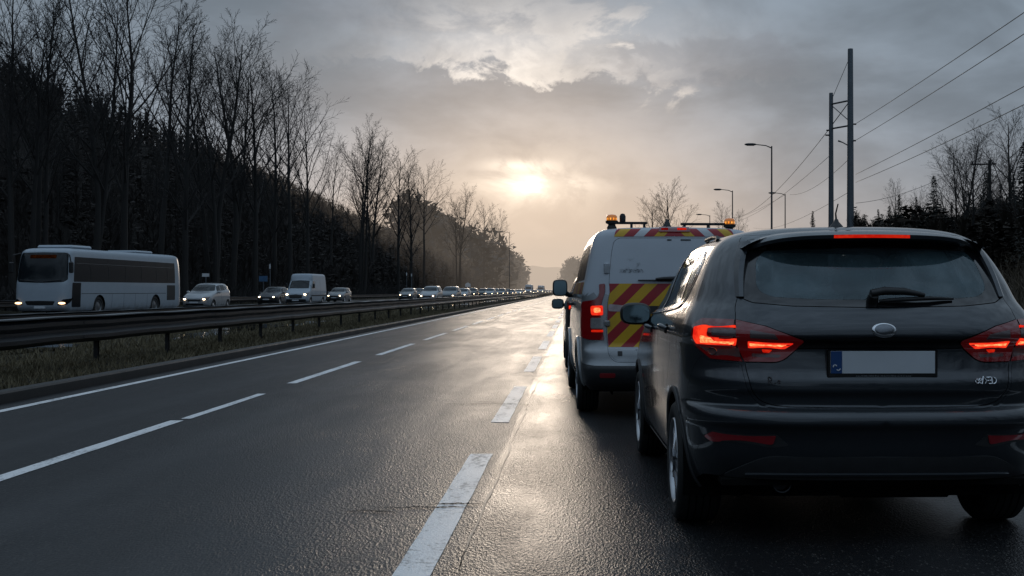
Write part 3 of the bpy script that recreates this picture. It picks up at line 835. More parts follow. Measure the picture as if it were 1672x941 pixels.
        b.ribbon(spline(np.array([Y(*p) for p in ((2.80,1.084),(2.4,1.098),(1.99,1.112),(1.6,1.129),(1.235,1.147),(1.06,1.176),(.945,1.285),(.917,1.35),(.945,1.42),(1.07,1.482))]), 6), .017, 'chrome_strip', M['chrome'], root, .002, .005, sd_)
        # lamps
        to = b.panel(T['lamp_out'], 'tail_lamp', M['redlens'], root, off=.005, gap=.0015, rim=.02, side=sd_, rimmat=D)
        ti = b.panel(T['lamp_in'], 'tail_lamp', M['redlens'], root, off=.005, gap=.0015, rim=.02, side=sd_, rimmat=D)
        cshape = rounded(mix(('x',.694,1.079),('x',.835,1.077),('x',.868,1.066),('x',.874,1.02),('x',.858,.984),('x',.688,.984),('x',.690,1.020),('x',.815,1.024),('x',.822,1.032),('x',.815,1.064),('x',.800,1.067),('x',.692,1.068)), [.002,.012,.012,.02,.015,.004,.004,.01,.006,.006,.006,.002], 4)
        b.patch(cshape, 'light_element', M['redglow'], to, .0075, .003, .012, sd_)
        hot = rounded(mix(('x',.80,1.02),('x',.845,1.03),('x',.842,.995),('x',.70,.992),('x',.70,1.008),('x',.79,1.008)), [.01,.01,.01,.003,.003,.006], 3)
        b.patch(hot, 'light_core', M['redglow_hot'], to, .0095, .002, .012, sd_)
        rev = rounded(mix(('x',.675,.972),('x',.665,.925),('x',.79,.930),('x',.845,.972)), [.004,.004,.01,.02], 4)
        b.patch(rev, 'reversing_lens', M['clearlens'], to, .0075, .003, .012, sd_)
        a = np.linspace(0, 2*math.pi, 20, endpoint=False)
        for (cx_, cz_, rx_, rz_) in ((.79, .950, .019, .017),):
            ring = [X(cx_+rx_*math.cos(t), cz_+rz_*math.sin(t)) for t in a]
            b.ribbon(np.array(ring), .005, 'bulb_ring', M['chrome'], to, .009, .002, sd_, True)
        win = rounded(mix(('x',.694,1.060),('x',.694,1.028),('x',.800,1.032),('x',.798,1.058)), .006, 3)
        b.patch(win, 'indicator_lens', M['clearlens'], to, .0075, .003, .012, sd_)
        bar = rounded(mix(('x',.640,1.008),('x',.425,1.000),('x',.462,.968),('x',.632,.972)), [.004,.006,.006,.004], 4)
        b.patch(bar, 'light_element', M['redglow'], ti, .0075, .003, .012, sd_)
        b.patch(rounded(mix(('x',.630,1.001),('x',.455,.995),('x',.475,.982),('x',.625,.984)), .004, 3), 'light_core', M['redglow_hot'], ti, .0095, .002, .012, sd_)
        b.patch(rounded(mix(('x',.630,1.058),('x',.52,1.040),('x',.50,1.018),('x',.632,1.024)), .008, 4), 'indicator_lens', M['clearlens'], ti, .0075, .003, .012, sd_)
        b.patch(rounded(mix(('x',.615,.945),('x',.48,.940),('x',.49,.925),('x',.615,.928)), .006, 4), 'lower_lens', M['clearlens'], ti, .0075, .003, .012, sd_)
        b.patch(rounded(mix(('x',.570,.966),('x',.52,.964),('x',.535,.948),('x',.565,.95)), .006, 4), 'glow_spot', M['brake'], ti, .0075, .003, .01, sd_)
        # bumper reflector in its recess
        b.patch(rounded(mix(('x',.45,.505),('x',.52,.494),('x',.838,.498),('x',.838,.530),('x',.80,.562),('x',.51,.558)), [.01,.02,.02,.01,.02,.01], 4), 'reflector_bezel', M['trim'], root, .003, .006, .02, sd_)
        b.patch(rounded(mix(('x',.525,.510),('x',.800,.508),('x',.830,.530),('x',.80,.556),('x',.512,.552)), [.008,.012,.01,.006,.004], 4), 'reflector', M['redlens_dim'], root, .008, .006, .02, sd_)
        # wheel arch lip
        ar = np.array([b.dy(RY-.39*math.cos(t), .325+.39*math.sin(t)) for t in np.linspace(-.2, math.pi+.2, 40)])
        b.ribbon(ar, .035, 'arch_trim', M['trim'], root, .001, .010, sd_)
        ar = np.array([b.dy(FY-.39*math.cos(t), .325+.39*math.sin(t)) for t in np.linspace(-.2, math.pi+.2, 40)])
        b.ribbon(ar, .035, 'arch_trim', M['trim'], root, .001, .010, sd_)
        sx = -1 if sd_ == 'left' else 1
        wheel(root, (sx*.815, RY, .325), .325, .235, .228, sd_)
        wheel(root, (sx*.815, FY, .325), .325, .235, .228, sd_)
        # wheel housings
        for cy in (RY, FY):
            mb = MB(); n = 20; vs = []; fs = []
            for k in range(n+1):
                t = -.35+ (math.pi+.7)*k/n
                for xx in (.915, .60): vs.append((sx*xx, cy-.385*math.cos(t), .325+.385*math.sin(t)))
            fs = [(2*k, 2*k+1, 2*k+3, 2*k+2) for k in range(n)]
            mb.add(vs, fs); mb.box(min(sx*.59, sx*.60), max(sx*.59, sx*.60), cy-.38, cy+.38, .22, .71)
            mb.build('wheel_housing', M['dark'], root)
        # door mirror
        mc = np.array((sx*1.005, 2.66, 1.09))
        m_ = MB().ellipsoid(mc, (.108, .07, .077), 24, 14, .72)
        arm = [(sx*.83, 2.70, 1.02), (sx*.89, 2.69, 1.035), (sx*.95, 2.675, 1.05)]
        m_.tube(arm, [.035, .03, .04], 10)
        mo = shade_auto(m_.build('door_mirror', M['black'], root), 70)
        gl = MB(); a2 = np.linspace(0, 2*math.pi, 28, endpoint=False)
        sg = lambda v, p: math.copysign(abs(v)**p, v)
        gl.add([(mc[0]+  .093*sg(math.cos(t), .65), mc[1]-.0705, mc[2]+.062*sg(math.sin(t), .65)) for t in a2], [tuple(range(28))])
        gl.build('mirror_glass', M['mirror'], mo)
        # roof rail
        rl = [b.ev([b.dy(y, z)], o)[0][0]*[sx,1,1] for y, z, o in [(1.02,1.530,.0),(1.10,1.540,.012),(1.4,1.548,.018),(1.8,1.548,.018),(2.0,1.543,.010),(2.05,1.54,-.004)]]
        shade_auto(MB().tube(rl, .012, 8).build('roof_rail', M['black'], root), 50)
    # spoiler: roof edge lip overhanging the glass
    vs = []; fs = []; N = 41
    for k in range(N):
        x = -.625+1.25*k/(N-1); u = x/.665; e = u**6
        zt = 1.566-.036*u*u-.085*e; yl = .245+.085*u*u+.30*e; zl = 1.530-.022*u*u-.085*e
        pr = [(.62+.1*e, zt+.012), (.54+.1*e, zt+.004), (.40, zt-.008), (yl+.03, zl+.012), (yl, zl), (yl+.004, zl-.018), (yl+.05, zl-.030), (.39+.05*u*u, 1.482-.03*u*u-.07*e)]
        vs += [(x, y, z) for y, z in pr]
    n = 8
    fs = [(k*n+i, (k+1)*n+i, (k+1)*n+i+1, k*n+i+1) for k in range(N-1) for i in range(n-1)]
    mi = [1 if (j % (n-1)) >= 5 else 0 for j in range(len(fs))]
    sp = mesh_obj('roof_spoiler', vs, fs, [P, M['gloss']], root, True, None, mi); shade_auto(sp, 28)
    vs = []; 
    for k in range(21):
        x = -.19+.38*k/20; u = x/.665
        yl = .245+.085*u*u; zl = 1.530-.022*u*u
        vs += [(x, yl-.004, zl-.001), (x, yl-.003, zl-.017)]
    mesh_obj('brake_light', vs, [(2*k, 2*k+2, 2*k+3, 2*k+1) for k in range(20)], M['brake'], root)
    # side fins beside the glass
    for sx in (-1, 1):
        pts = [b.ev([b.dx(x, z)])[0][0]*[sx,1,1] for x, z in [(.642,1.222),(.630,1.33),(.606,1.43),(.575,1.505)]]
        pp = spline(pts, 5); vs = []
        for i, p in enumerate(pp):
            t = i/(len(pp)-1); d = .012+.055*t**1.5; w = .035+.012*t
            vs += [p+np.array((sx*w, .02, 0)), p+np.array((sx*w*.55, -d*.75, 0)), p+np.array((-sx*.002, -d, 0)), p+np.array((-sx*.012, .01, 0))]
        m = len(pp)
        fs = [(i*4+j, i*4+(j+1) % 4, (i+1)*4+(j+1) % 4, (i+1)*4+j) for i in range(m-1) for j in range(4)]
        shade_auto(mesh_obj('pillar_fin', vs, fs, P, root), 40)
    # rear wiper
    def rp(x, z, o): return b.ev([b.dx(x, z)], o)[0][0]*[1 if x >= 0 else -1, 1, 1]
    w = MB()
    w.tube([rp(-.03,1.202,.0), rp(-.03,1.202,.045)], [.030,.024], 14)
    w.tube([rp(-.045,1.205,.05), rp(.02,1.214,.055), rp(.12,1.214,.05), rp(.22,1.206,.035)], [.018,.020,.018,.010], 8)
    w.tube([rp(.00,1.192,.012), rp(.10,1.192,.022), rp(.25,1.199,.022), rp(.37,1.203,.012)], [.008,.011,.010,.006], 8)
    shade_auto(w.build('rear_wiper', M['black'], root), 50)
    # emblem, plate, badges
    e0 = b.ev([b.dx(0, 1.062)])[0][0]; nrm = b.ev([b.dx(0, 1.062)])[1][0]
    tilt = math.atan2(nrm[2], -nrm[1])
    em = MB().ellipsoid((0,0,0), (.060, .016, .038), 36, 16)
    eo = shade_auto(em.build('emblem', M['chrome'], root), 60); eo.location = tuple(e0+np.array((0, .0, 0))); eo.rotation_euler = (-tilt, 0, 0)
    en = shade_auto(MB().ellipsoid((0,-.004,0), (.052, .0148, .031), 36, 14).build('emblem_face', M['emblem'], eo), 60)
    pl = empty('number_plate', (0, .060, .902), 0, root)
    MB().box(-.268, .268, 0, .022, -.072, .066, 0, .006).build('plate_holder', M['gloss'], pl)
    MB().box(-.252, .252, -.004, .0, -.050, .058, 0, .0015).build('plate_face', M['plate'], pl)
    MB().box(-.2515, -.198, -.0065, -.0041, -.0495, .0575, 0, .0008).build('blue_strip', M['plateblue'], pl)
    MB().box(-.197, .2515, -.0066, -.0042, -.0495, .0575, 0, .0008).build('blank_field', M['plate'], pl)
    mk = MB()
    for (a0, a1, rr) in ((0.4, 3.4, .0085), (3.6, 6.4, .0085)):
        mk.tube([(-.225+(.009 if a0 > 2 else -.007)+rr*math.cos(t), -.0070, -.022+(-.004 if a0 > 2 else .005)+rr*math.sin(t)) for t in np.linspace(a0, a1, 9)], .0028, 6)
    mk.build('country_mark', M['white'], pl)
    sc = MB(); rng = random.Random(5); xx = -.13
    while xx < .13:
        ww = rng.uniform(.004, .011); sc.box(xx, xx+ww*.7, -.0015, .0, -.066+rng.uniform(0,.002), -.058-rng.uniform(0,.003)); xx += ww+.0015
    sc.build('holder_lettering', M['steel'], pl)
    def badge(strokes, x0, z0, s, name):
        mb = MB()
        for st in strokes:
            pts = [b.ev([b.dx(abs(x0+u*s), z0+v*s)], .004)[0][0]*[1 if x0 > 0 else -1,1,1] for u, v in st]
            mb.tube(pts, .0032, 6)
        mb.build(name, M['chrome'] if x0 > 0 else M['trim'], root)
    arc = lambda cx, cy, r, a0, a1, ry=None: [(cx+r*math.cos(t), cy+(ry or r)*math.sin(t)) for t in np.linspace(a0, a1, 8)]
    badge([arc(.30,.45,.28,.6,5.6), [(.2,.75),(.75,.15)], [(.95,.1),(1.25,1.05)], arc(.75,.65,.15,0,6.2),
           [(1.35,.15),(1.6,.5),(1.35,.85)], [(1.7,.5),(1.95,.5)], [(1.65,.92),(2.3,.92)], [(1.9,.12),(2.3,.12)], [(2.05,.52),(2.3,.52)],
           [(2.45,.1),(2.45,.95)], arc(2.55,.52,.5,-1.5,1.5,.42)], .452, .796, .036, 'chrome_badge')
    badge([[(0,0),(0,1)], arc(.1,.72,.35,1.5,-1.5,.27), [(.2,.45),(.5,0)], [(.8,.1),(1.1,.2)], arc(1.5,.3,.2,0,6)], -.545, .80, .032, 'model_badge')
    # lower diffuser, exhaust, underbody
    dif = rounded(mix(('x',0,.452),('x',.55,.452),('x',.64,.41),('x',.735,.350),('x',.735,.338),('x',0,.338)), [0,.05,.05,.02,.01,0]); dif[0,0] = 0; dif[-1,0] = 0
    b.patch(dif, 'diffuser', M['trim'], root, .012, .012, .03, 'both')
    b.ribbon(np.array([X(x, z) for x, z in ((.0,.366),(.3,.366),(.55,.363),(.64,.358))]), .018, 'diffuser_lip', M['grey'], root, .012, .010, 'left')
    b.ribbon(np.array([X(x, z) for x, z in ((.0,.366),(.3,.366),(.55,.363),(.64,.358))]), .018, 'diffuser_lip', M['grey'], root, .012, .010, 'right')
    ex = MB().lathe([(-.02,.040),(-.022,.046),(.30,.046),(.30,.040),(.02,.038),(.02,.0)], (-.462, .20, .305), 'y', 28)
    shade_auto(ex.build('exhaust_pipe', M['darkmetal'], root), 40)
    ub = MB().box(-.76, .76, .16, 4.05, .30, .33).box(-.78, .78, .55, 4.0, .19, .22).box(-.58, .58, .32, 4.0, .22, .62)
    ub.box(-.16, .46, .34, .66, .20, .30, 0, .04)
    ub.build('underbody', M['dark'], root)
    # roof antenna
    an = MB()
    an.lathe([(0,.036),(.012,.034),(.03,.026),(.055,.012),(.075,.008),(.08,0)], (0,0,0), 'z', 20)
    an.tube([(0,0,.06),(0,.01,.12),(0,-.012,.20)][:2]+[(.002,-.02,.19)], [.005,.004,.003], 6)
    ao = shade_auto(an.build('antenna', M['black'], root), 50); ao.location = (-.03, .86, 1.588); ao.scale = (1.15,1.5,.72)
    # cabin: seats, headrests, dashboard, wheel
    cb = MB()
    cb.box(-.70, .70, .55, 2.9, .30, .34); cb.box(-.72, .72, 2.45, 3.05, .60, 1.04, 0, .08)
    cb.build('cabin_floor', M['cloth'], root)
    for nm, ys, xs, wd in (('rear_seat', .98, (0,), .62), ('front_seat', 1.98, (-.36, .36), .25)):
        for x in xs:
            st = MB().box(x-wd, x+wd, ys, ys+.14, .55, 1.13 if nm == 'rear_seat' else 1.17, 0, .05)
            st.box(x-wd, x+wd, ys+.1, ys+.62, .45, .62, 0, .05)
            so = shade_auto(st.build(nm, M['cloth'], root), 40)
            for hx in ((-.42, .42) if nm == 'rear_seat' else (x,)):
                hr = MB().box(hx-.13, hx+.13, ys+.02, ys+.12, (1.16 if nm == 'rear_seat' else 1.22), (1.30 if nm == 'rear_seat' else 1.40), 0, .045)
                hr.tube([(hx-.05, ys+.07, 1.1), (hx-.05, ys+.07, 1.25)], .008, 6).tube([(hx+.05, ys+.07, 1.1), (hx+.05, ys+.07, 1.25)], .008, 6)
                shade_auto(hr.build('headrest', M['cloth'], so), 40)
    MB().tube([(-.36+.18*math.cos(t), 2.44-.05*math.sin(t), 1.02+.17*math.sin(t)) for t in np.linspace(0, 2*math.pi, 25)], .015, 8).build('steering_wheel', M['cloth'], root)
    MB().box(-.12, .12, 2.22, 2.24, 1.36, 1.42, 0, .008).build('inner_mirror', M['cloth'], root)
    return root
HERO = hero_car()
# ------------------------------------------------------------------ ground, roads, markings
def road_material():
    m, nt = new_mat('wet_asphalt')
    v = nt.coord('Object'); x, y, z = nt.sep(v)
    warp = nt.noise(v, .8, 3)
    st = nt.noise(nt.mapping(v, scale=(1.0, .10, 1)), 1.6, 6, .6, .6)         # water drawn out along the lanes
    st2 = nt.noise(nt.mapping(v, scale=(1.0, .35, 1), loc=(7, 3, 0)), .7, 5, .6, .8)
    right = nt.ramp(nt.math('ADD', x, nt.math('MULTIPLY', nt.math('SUBTRACT', warp, .5), .05)), -.60, -.55)
    gv = nt.mapping(v, scale=(1,.42,1)); grain = nt.voro(gv, 60, 'F1'); grain2 = nt.voro(gv, 105, 'F1'); g2 = nt.noise(gv, 105, 3, .7); g3 = nt.noise(gv, 30, 5, .65)
    wetn = nt.math('ADD', nt.math('MULTIPLY', st, .6), nt.math('MULTIPLY', st2, .4))
    wet = nt.math('MULTIPLY', nt.ramp(wetn, .36, .66), .8)
    base = nt.mix(nt.noise(v, 1.3, 6, .65), (.011, .0117, .013), (.028, .029, .032))
    base = nt.mix(nt.math('MULTIPLY', right, .35), base, (.018, .0175, .017))
    stones = nt.ramp(nt.voro(nt.mapping(gv, loc=(3,9,0)), 46), .30, .12)
    base = nt.mix(nt.math('MULTIPLY', stones, nt.fmix(right, .34, .5)), base, (.17, .16, .145))
    base = nt.mix(nt.math('MULTIPLY', wet, .45), base, (.014, .0145, .016))
    # darker oil line down the middle of each lane, paler polished wheel tracks beside it
    lane = nt.math('ABSOLUTE', nt.math('SUBTRACT', nt.math('FRACT', nt.math('DIVIDE', nt.math('ADD', nt.math('ADD', x, .72), nt.math('MULTIPLY', nt.math('SUBTRACT', st2, .5), .35)), 3.11)), .5))
    oil = nt.ramp(lane, .13, .02); trk = nt.math('MULTIPLY', nt.ramp(lane, .17, .25), nt.ramp(lane, .36, .28))
    base = nt.mix(nt.math('MULTIPLY', oil, .45), base, (.011, .011, .012))
    base = nt.mix(nt.math('MULTIPLY', trk, .22), base, (.060, .060, .062))
    blot = nt.ramp(nt.noise(nt.mapping(v, scale=(1, .5, 1), loc=(11, 2, 0)), 1.9, 4, .7), .62, .72)
    base = nt.mix(nt.math('MULTIPLY', blot, .5), base, (.010, .010, .011))
    rough = nt.fmix(wet, nt.fmix(right, .40, .30), nt.fmix(right, .27, .20))
    rough = nt.fmix(nt.math('MULTIPLY', g3, .35), rough, .5)
    p = principled(nt, Base_Color=base, Roughness=rough)
    nt.put(p.inputs['Specular IOR Level'], nt.fmix(nt.ramp(nt.math('ADD', x, nt.math('MULTIPLY', nt.math('SUBTRACT', st2, .5), 3)), -4.2, -1.2), .12, nt.fmix(right, .36, .15)))
    grain = nt.fmix(nt.noise(v, 4, 3), grain, grain2)
    hgt = nt.math('ADD', nt.math('MULTIPLY', grain, nt.fmix(right, .85, 1.05)), nt.math('MULTIPLY', g2, nt.fmix(right, .45, .7)))
    hgt = nt.math('ADD', hgt, nt.math('MULTIPLY', g3, .25))
    # undulation of the paving
    und = nt.noise(nt.mapping(v, scale=(1, .4, 1)), 1.1, 2)
    b1 = nt.bump(und, .25, .012)
    rubbed = nt.ramp(nt.noise(nt.mapping(v, scale=(1, .4, 1), loc=(5, 1, 0)), 1.5, 5, .65), .36, .64)
    b2 = nt.bump(hgt, nt.math('MULTIPLY', nt.fmix(right, .80, .85), nt.fmix(rubbed, nt.fmix(right, .6, .35), 1.0)), .0085, b1)
    nt.l.new(b2, p.inputs['Normal'])
    return m
M['road'] = road_material()

def paint_material():
    m, nt = new_mat('road_paint')
    v = nt.coord('Object')
    wear = nt.math('ADD', nt.math('MULTIPLY', nt.noise(v, 26, 5, .7), .6), nt.math('MULTIPLY', nt.noise(nt.mapping(v, scale=(1, .3, 1)), 5, 5, .65), .5))
    w = nt.ramp(wear, .54, .70)
    c = nt.mix(nt.noise(v, 9, 5), (.78, .78, .78), (.90, .89, .88))
    c = nt.mix(nt.math('MULTIPLY', w, .8), c, (.06, .06, .06))
    p = principled(nt, Base_Color=c, Roughness=nt.fmix(w, .42, .5))
    nt.l.new(nt.bump(nt.math('ADD', nt.noise(v, 120, 3), nt.math('MULTIPLY', nt.voro(v, 62, 'SMOOTH_F1'), .7)), .35, .005), p.inputs['Normal'])
    return m
M['paint'] = paint_material()

def soil_material():
    m, nt = new_mat('verge_soil')
    v = nt.coord('Object')
    n = nt.noise(v, 1.4, 7, .65); n2 = nt.noise(v, 12, 5, .65)
    c = nt.mix(nt.ramp(n, .35, .65), (.030, .027, .020), (.055, .050, .028))
    c = nt.mix(nt.math('MULTIPLY', n2, .6), c, (.018, .016, .013))
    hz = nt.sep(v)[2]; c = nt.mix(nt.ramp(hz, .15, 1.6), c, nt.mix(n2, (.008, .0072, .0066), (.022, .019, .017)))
    p = principled(nt, Base_Color=c, Roughness=.95); p.inputs['Specular IOR Level'].default_value = .1
    nt.l.new(nt.bump(nt.math('ADD', n2, nt.noise(v, 40, 4)), .8, .05), p.inputs['Normal'])
    return m
M['soil'] = soil_material()

def water_material():
    m, nt = new_mat('puddle_water')
    v = nt.coord('Object')
    p = principled(nt, Base_Color=(.012, .013, .014), Roughness=.05)
    nt.l.new(nt.bump(nt.noise(v, 9, 3), .12, .01), p.inputs['Normal'])
    return m
M['water'] = water_material()

def strip(name, x0, x1, y0, y1, z, mat, parent=None, kind='structure', wob=0, step=None, seed=0):
    """flat sheet along the road following its bend"""
    ys = []; y = y0
    while y < y1: ys.append(y); y += (step or max(1.2, min(40, .06*abs(y)+1)))
    ys.append(y1); rng = random.Random(seed)
    f0 = x0 if callable(x0) else (lambda q: x0); f1 = x1 if callable(x1) else (lambda q: x1)
    vs = []
    for q in ys:
        c = curve_x(q)
        vs += [(f0(q)+c+rng.uniform(-wob, wob), q, z), (f1(q)+c+rng.uniform(-wob, wob), q, z)]
    fs = [(2*i, 2*i+1, 2*i+3, 2*i+2) for i in range(len(ys)-1)]
    o = mesh_obj(name, vs, fs, mat, parent, True)
    if kind and parent is None: tag(o, kind=kind)
    return o

# opposite carriageway edges (it closes in on ours beyond 100 m)
def opp_near(y): return float(np.interp(y, [0, 80, 100, 120, 140, 200, 330, 600, 1200], [-21.0, -20.6, -18.0, -13.4, -12.2, -11.4, -10.6, -10.2, -10.2]))
def opp_far(y): return float(np.interp(y, [0, 150, 220, 400, 1200], [-30.4, -30.4, -26, -21, -20]))
ROAD_R = 8.0
road = strip('road', -6.34, ROAD_R, -200, 1250, .0, M['road'])
opp = strip('opposite_road', opp_far, opp_near, -200, 1250, .012, M['road'])

# lane markings
LX = -.72
for k in range(26):
    y0, y1 = (4.35, 9.03) if k == 0 else (11.2+7.0*(k-1), 15.4+7.0*(k-1))
    strip('lane_dash', LX-.085, LX+.085, y0, y1, .004, M['paint'], road, step=.35, wob=.004, seed=k)
for k in range(-1, 26):
    y0, y1 = (1.0, 11.35) if k == -1 else (15.9+7*k, 20.8+7*k)
    strip('lane_dash', -3.83-.065, -3.83+.065, y0, y1, .004, M['paint'], road, step=.35, wob=.003, seed=k+50)
strip('lane_dash', -3.80-.05, -3.80+.05, 11.5, 14.3, .004, M['paint'], road, step=.35, wob=.004, seed=99)
strip('edge_line', -5.96-.06, -5.96+.06, -20, 900, .004, M['paint'], road)
strip('edge_line', 3.35, 3.50, -20, 900, .004, M['paint'], road)
for q in (.35, .65):
    for k in range(50):
        y0 = 40+12*k
        xx = lambda yy, q=q: opp_far(yy)*(1-q)+opp_near(yy)*q
        strip('lane_dash', lambda yy: xx(yy)-.07, lambda yy: xx(yy)+.07, y0, y0+4, .016, M['paint'], opp, step=2)
strip('edge_line', lambda y: opp_near(y)-.45, lambda y: opp_near(y)-.33, 20, 900, .016, M['paint'], opp)

# dark transverse cracks and a pale paving seam beside the dashes
def crack(x0, x1, y, seed):
    rng = random.Random(seed); n = 60; vs = []; yy = y
    for i in range(n+1):
        x = x0+(x1-x0)*i/n; yy += rng.uniform(-.012, .012); yy = y+(yy-y)*.9
        w = .015*math.sin(math.pi*i/n)**.5*rng.uniform(.4, 1.3)
        vs += [(x, yy-w, .0075), (x, yy+w, .0075)]
    return mesh_obj('road_crack', vs, [(2*i, 2*i+2, 2*i+3, 2*i+1) for i in range(n)], M['dark'], road)
crack(-1.15, -.60, 6.78, 1); crack(-1.45, -.42, 12.95, 2); crack(-.86, -.52, 6.88, 3); crack(-1.30, -1.0, 6.66, 4); crack(-1.1, -.8, 13.2, 5)
m, nt = new_mat('seam_tar'); principled(nt, Base_Color=nt.mix(nt.noise(nt.coord('Object'), 14, 5), (.02,.02,.02), (.09,.088,.085)), Roughness=.4); M['seam'] = m
strip('paving_seam', lambda y: -.530+.008*math.sin(y*1.7)+.005*math.sin(y*5.1), lambda y: -.520+.008*math.sin(y*1.7+.3)+.006*math.sin(y*4.3), 3.0, 60, .0035, M['seam'], road, step=.25, wob=.006, seed=3)

# kerb on the left of our carriageway
def kerb(name, x0, x1, h, mat):
    ys = np.concatenate([np.arange(-20, 60, 1.0), np.arange(60, 400, 6), np.arange(400, 1200, 25)])
    prof = [(x0, -.05), (x0, h-.02), (x0-.02, h), (x1, h), (x1, -.05)]
    vs = []; 
    for y in ys:
        for px_, pz in prof: vs.append((px_+curve_x(y), y, pz))
    n = len(prof)
    fs = [(i*n+j, i*n+j+1, (i+1)*n+j+1, (i+1)*n+j) for i in range(len(ys)-1) for j in range(n-1)]
    o = mesh_obj(name, vs, fs, mat, None, False); tag(o, kind='structure'); return o
kerb('kerb', -6.32, -6.50, .13, simple('kerb_stone', (.016, .016, .0165), .6, var=.45, scale=2, bump=.003))

# the ground: one sheet to the horizon, with a shallow ditch in the median, a wooded slope on the left and a bank on the right
def hill(x, y):
    d = -x-curve_x(y)*-1 if False else -(x-curve_x(y))
    if d < 33: return 0
    t = (d-33)
    k = float(np.interp(y, [0, 250, 500, 900, 1500], [1, 1, .8, .45, .15]))
    return k*(.56*min(t, 62)*min(1, t/9)+max(0, t-62)*.12)
def ground_z(x, y):
    xr = x-curve_x(y); z = 0
    on, of = opp_near(y), opp_far(y)
    if xr < -6.4:
        if xr > -8.6: z = .10+.02*math.sin(x*3+y*.7)
        elif xr > on-.2:
            # ditch between the carriageways
            mid = (on-8.6)/2; half = max(.3, (-8.6-on)/2); u = min(1, abs(xr-mid)/half)
            z = .10-.22*(1-u*u)*min(1, half/3)
        elif xr > of-.3: z = -.12
        else:
            t = of-.3-xr
            z = -.05+.06*min(t, 2)+hill(x, y)
    elif xr > ROAD_R:
        t = xr-ROAD_R
        z = -.02+.02*min(t, 1)+ .20*max(0, min(t-1.5, 9)) + .05*max(0, t-10.5)
        z *= float(np.interp(y, [0, 60, 250, 700], [1, 1, .55, .2]))
    else: z = -.12
    return z
def ground_sheet():
    xs = np.unique(np.concatenate([np.linspace(-420, -60, 25), np.linspace(-60, -30, 21), np.linspace(-30, -9, 29), np.linspace(-9, -6.4, 8), [-6.35, 0, ROAD_R], np.linspace(ROAD_R+.02, 20, 17), np.linspace(22, 60, 12), np.linspace(70, 420, 12)]))
    ys = np.unique(np.concatenate([np.linspace(-210, -60, 14), np.linspace(-60, 0, 7), np.linspace(0, 80, 54), np.linspace(80, 300, 60), np.linspace(300, 1300, 60)]))
    rng = random.Random(4); vs = []
    for y in ys:
        for x in xs:
            xx = x+curve_x(y); z = ground_z(xx, y)
            if abs(x) > 9: z += rng.uniform(-.04, .04)*min(1, (abs(x)-9)/4)
            vs.append((xx, y, z))
    n = len(xs)
    fs = [(j*n+i, j*n+i+1, (j+1)*n+i+1, (j+1)*n+i) for j in range(len(ys)-1) for i in range(n-1)]
    o = mesh_obj('ground', vs, fs, M['soil'], None, True); tag(o, kind='structure')
    far = mesh_obj('far_ground', [(-9000,1300,-1),(9000,1300,-1),(9000,11500,-1),(-9000,11500,-1)], [(0,1,2,3)], M['soil']); tag(far, kind='structure')
ground_sheet()

# standing water in the ditch
def puddle(cx, cy, rx, ry, z, seed):
    rng = random.Random(seed); n = 44; ph = [rng.uniform(0, 6) for _ in range(4)]
    vs = []
    for i in range(n):
        t = 2*math.pi*i/n; k = 1+.22*math.sin(3*t+ph[0])+.16*math.sin(5*t+ph[1])+.08*math.sin(9*t+ph[2])
        vs.append((cx+rx*k*math.cos(t), cy+ry*k*math.sin(t), z))
    o = mesh_obj('puddle', vs, [tuple(range(n))], M['water']); tag(o, kind='structure')
for i, (a, b_, c, d) in enumerate([(-9.9, 33, .7, 3.6), (-10.6, 39.5, .9, 3.2), (-9.7, 45, .55, 3.0), (-11.5, 25.5, .6, 1.2), (-10.1, 62, .6, 7), (-10.0, 85, .8, 14), (-9.8, 120, .9, 22), (-9.6, 175, .8, 34), (-9.45, 260, .6, 45)]):
    puddle(a, b_, c, d, .075 if i > 3 else .06, i)
# ------------------------------------------------------------------ the road crew van
def chevron_mat(name, period, cols, dirt=.35):
    m, nt = new_mat(name); v = nt.coord('Object'); x, y, z = nt.sep(v)
    q = nt.math('DIVIDE', nt.math('ADD', nt.math('ABSOLUTE', x), z), period*len(cols)/2)
    f = nt.math('FRACT', nt.math('ADD', q, .02))
    c = cols[0]
    for i in range(1, len(cols)):
        c = nt.mix(nt.math('GREATER_THAN', f, i/len(cols)), c, cols[i])
    n = nt.noise(v, 4, 6, .65)
    c = nt.mix(nt.math('MULTIPLY', nt.ramp(n, .35, .8), dirt), c, (.07, .06, .05))
    principled(nt, Base_Color=c, Roughness=.45)
    return m
RED, YEL, WHT = (.30, .003, .011), (.56, .33, .004), (.50, .53, .55)
M['chev'] = chevron_mat('chevrons', .25, [YEL, RED], .22)
M['chevtop'] = chevron_mat('top_chevrons', .20, [RED, WHT, RED, YEL], .2)
m, nt = new_mat('side_livery'); v = nt.coord('Object'); x, y, z = nt.sep(v)
f = nt.math('GREATER_THAN', nt.math('FRACT', nt.math('DIVIDE', y, .9)), .55)
principled(nt, Base_Color=nt.mix(nt.math('MULTIPLY', nt.noise(v, 5, 6), .45), nt.mix(f, (.42, .24, .03), (.26, .03, .02)), (.05, .04, .03)), Roughness=.3); M['livery'] = m
m, nt = new_mat('grime'); v = nt.coord('Object')
tr = nt.new('ShaderNodeBsdfTransparent'); df = nt.new('ShaderNodeBsdfDiffuse'); df.inputs[0].default_value = (.012,.012,.012,1)
mx = nt.new('ShaderNodeMixShader'); nt.put(mx.inputs[0], nt.math('MULTIPLY', nt.ramp(nt.noise(v, 75, 6, .8), .44, .66), .75)); nt.l.new(tr.outputs[0], mx.inputs[1]); nt.l.new(df.outputs[0], mx.inputs[2]); nt.l.new(mx.outputs[0], nt.out.inputs[0]); M['grime'] = m
m, nt = new_mat('grime_soft'); v = nt.coord('Object')
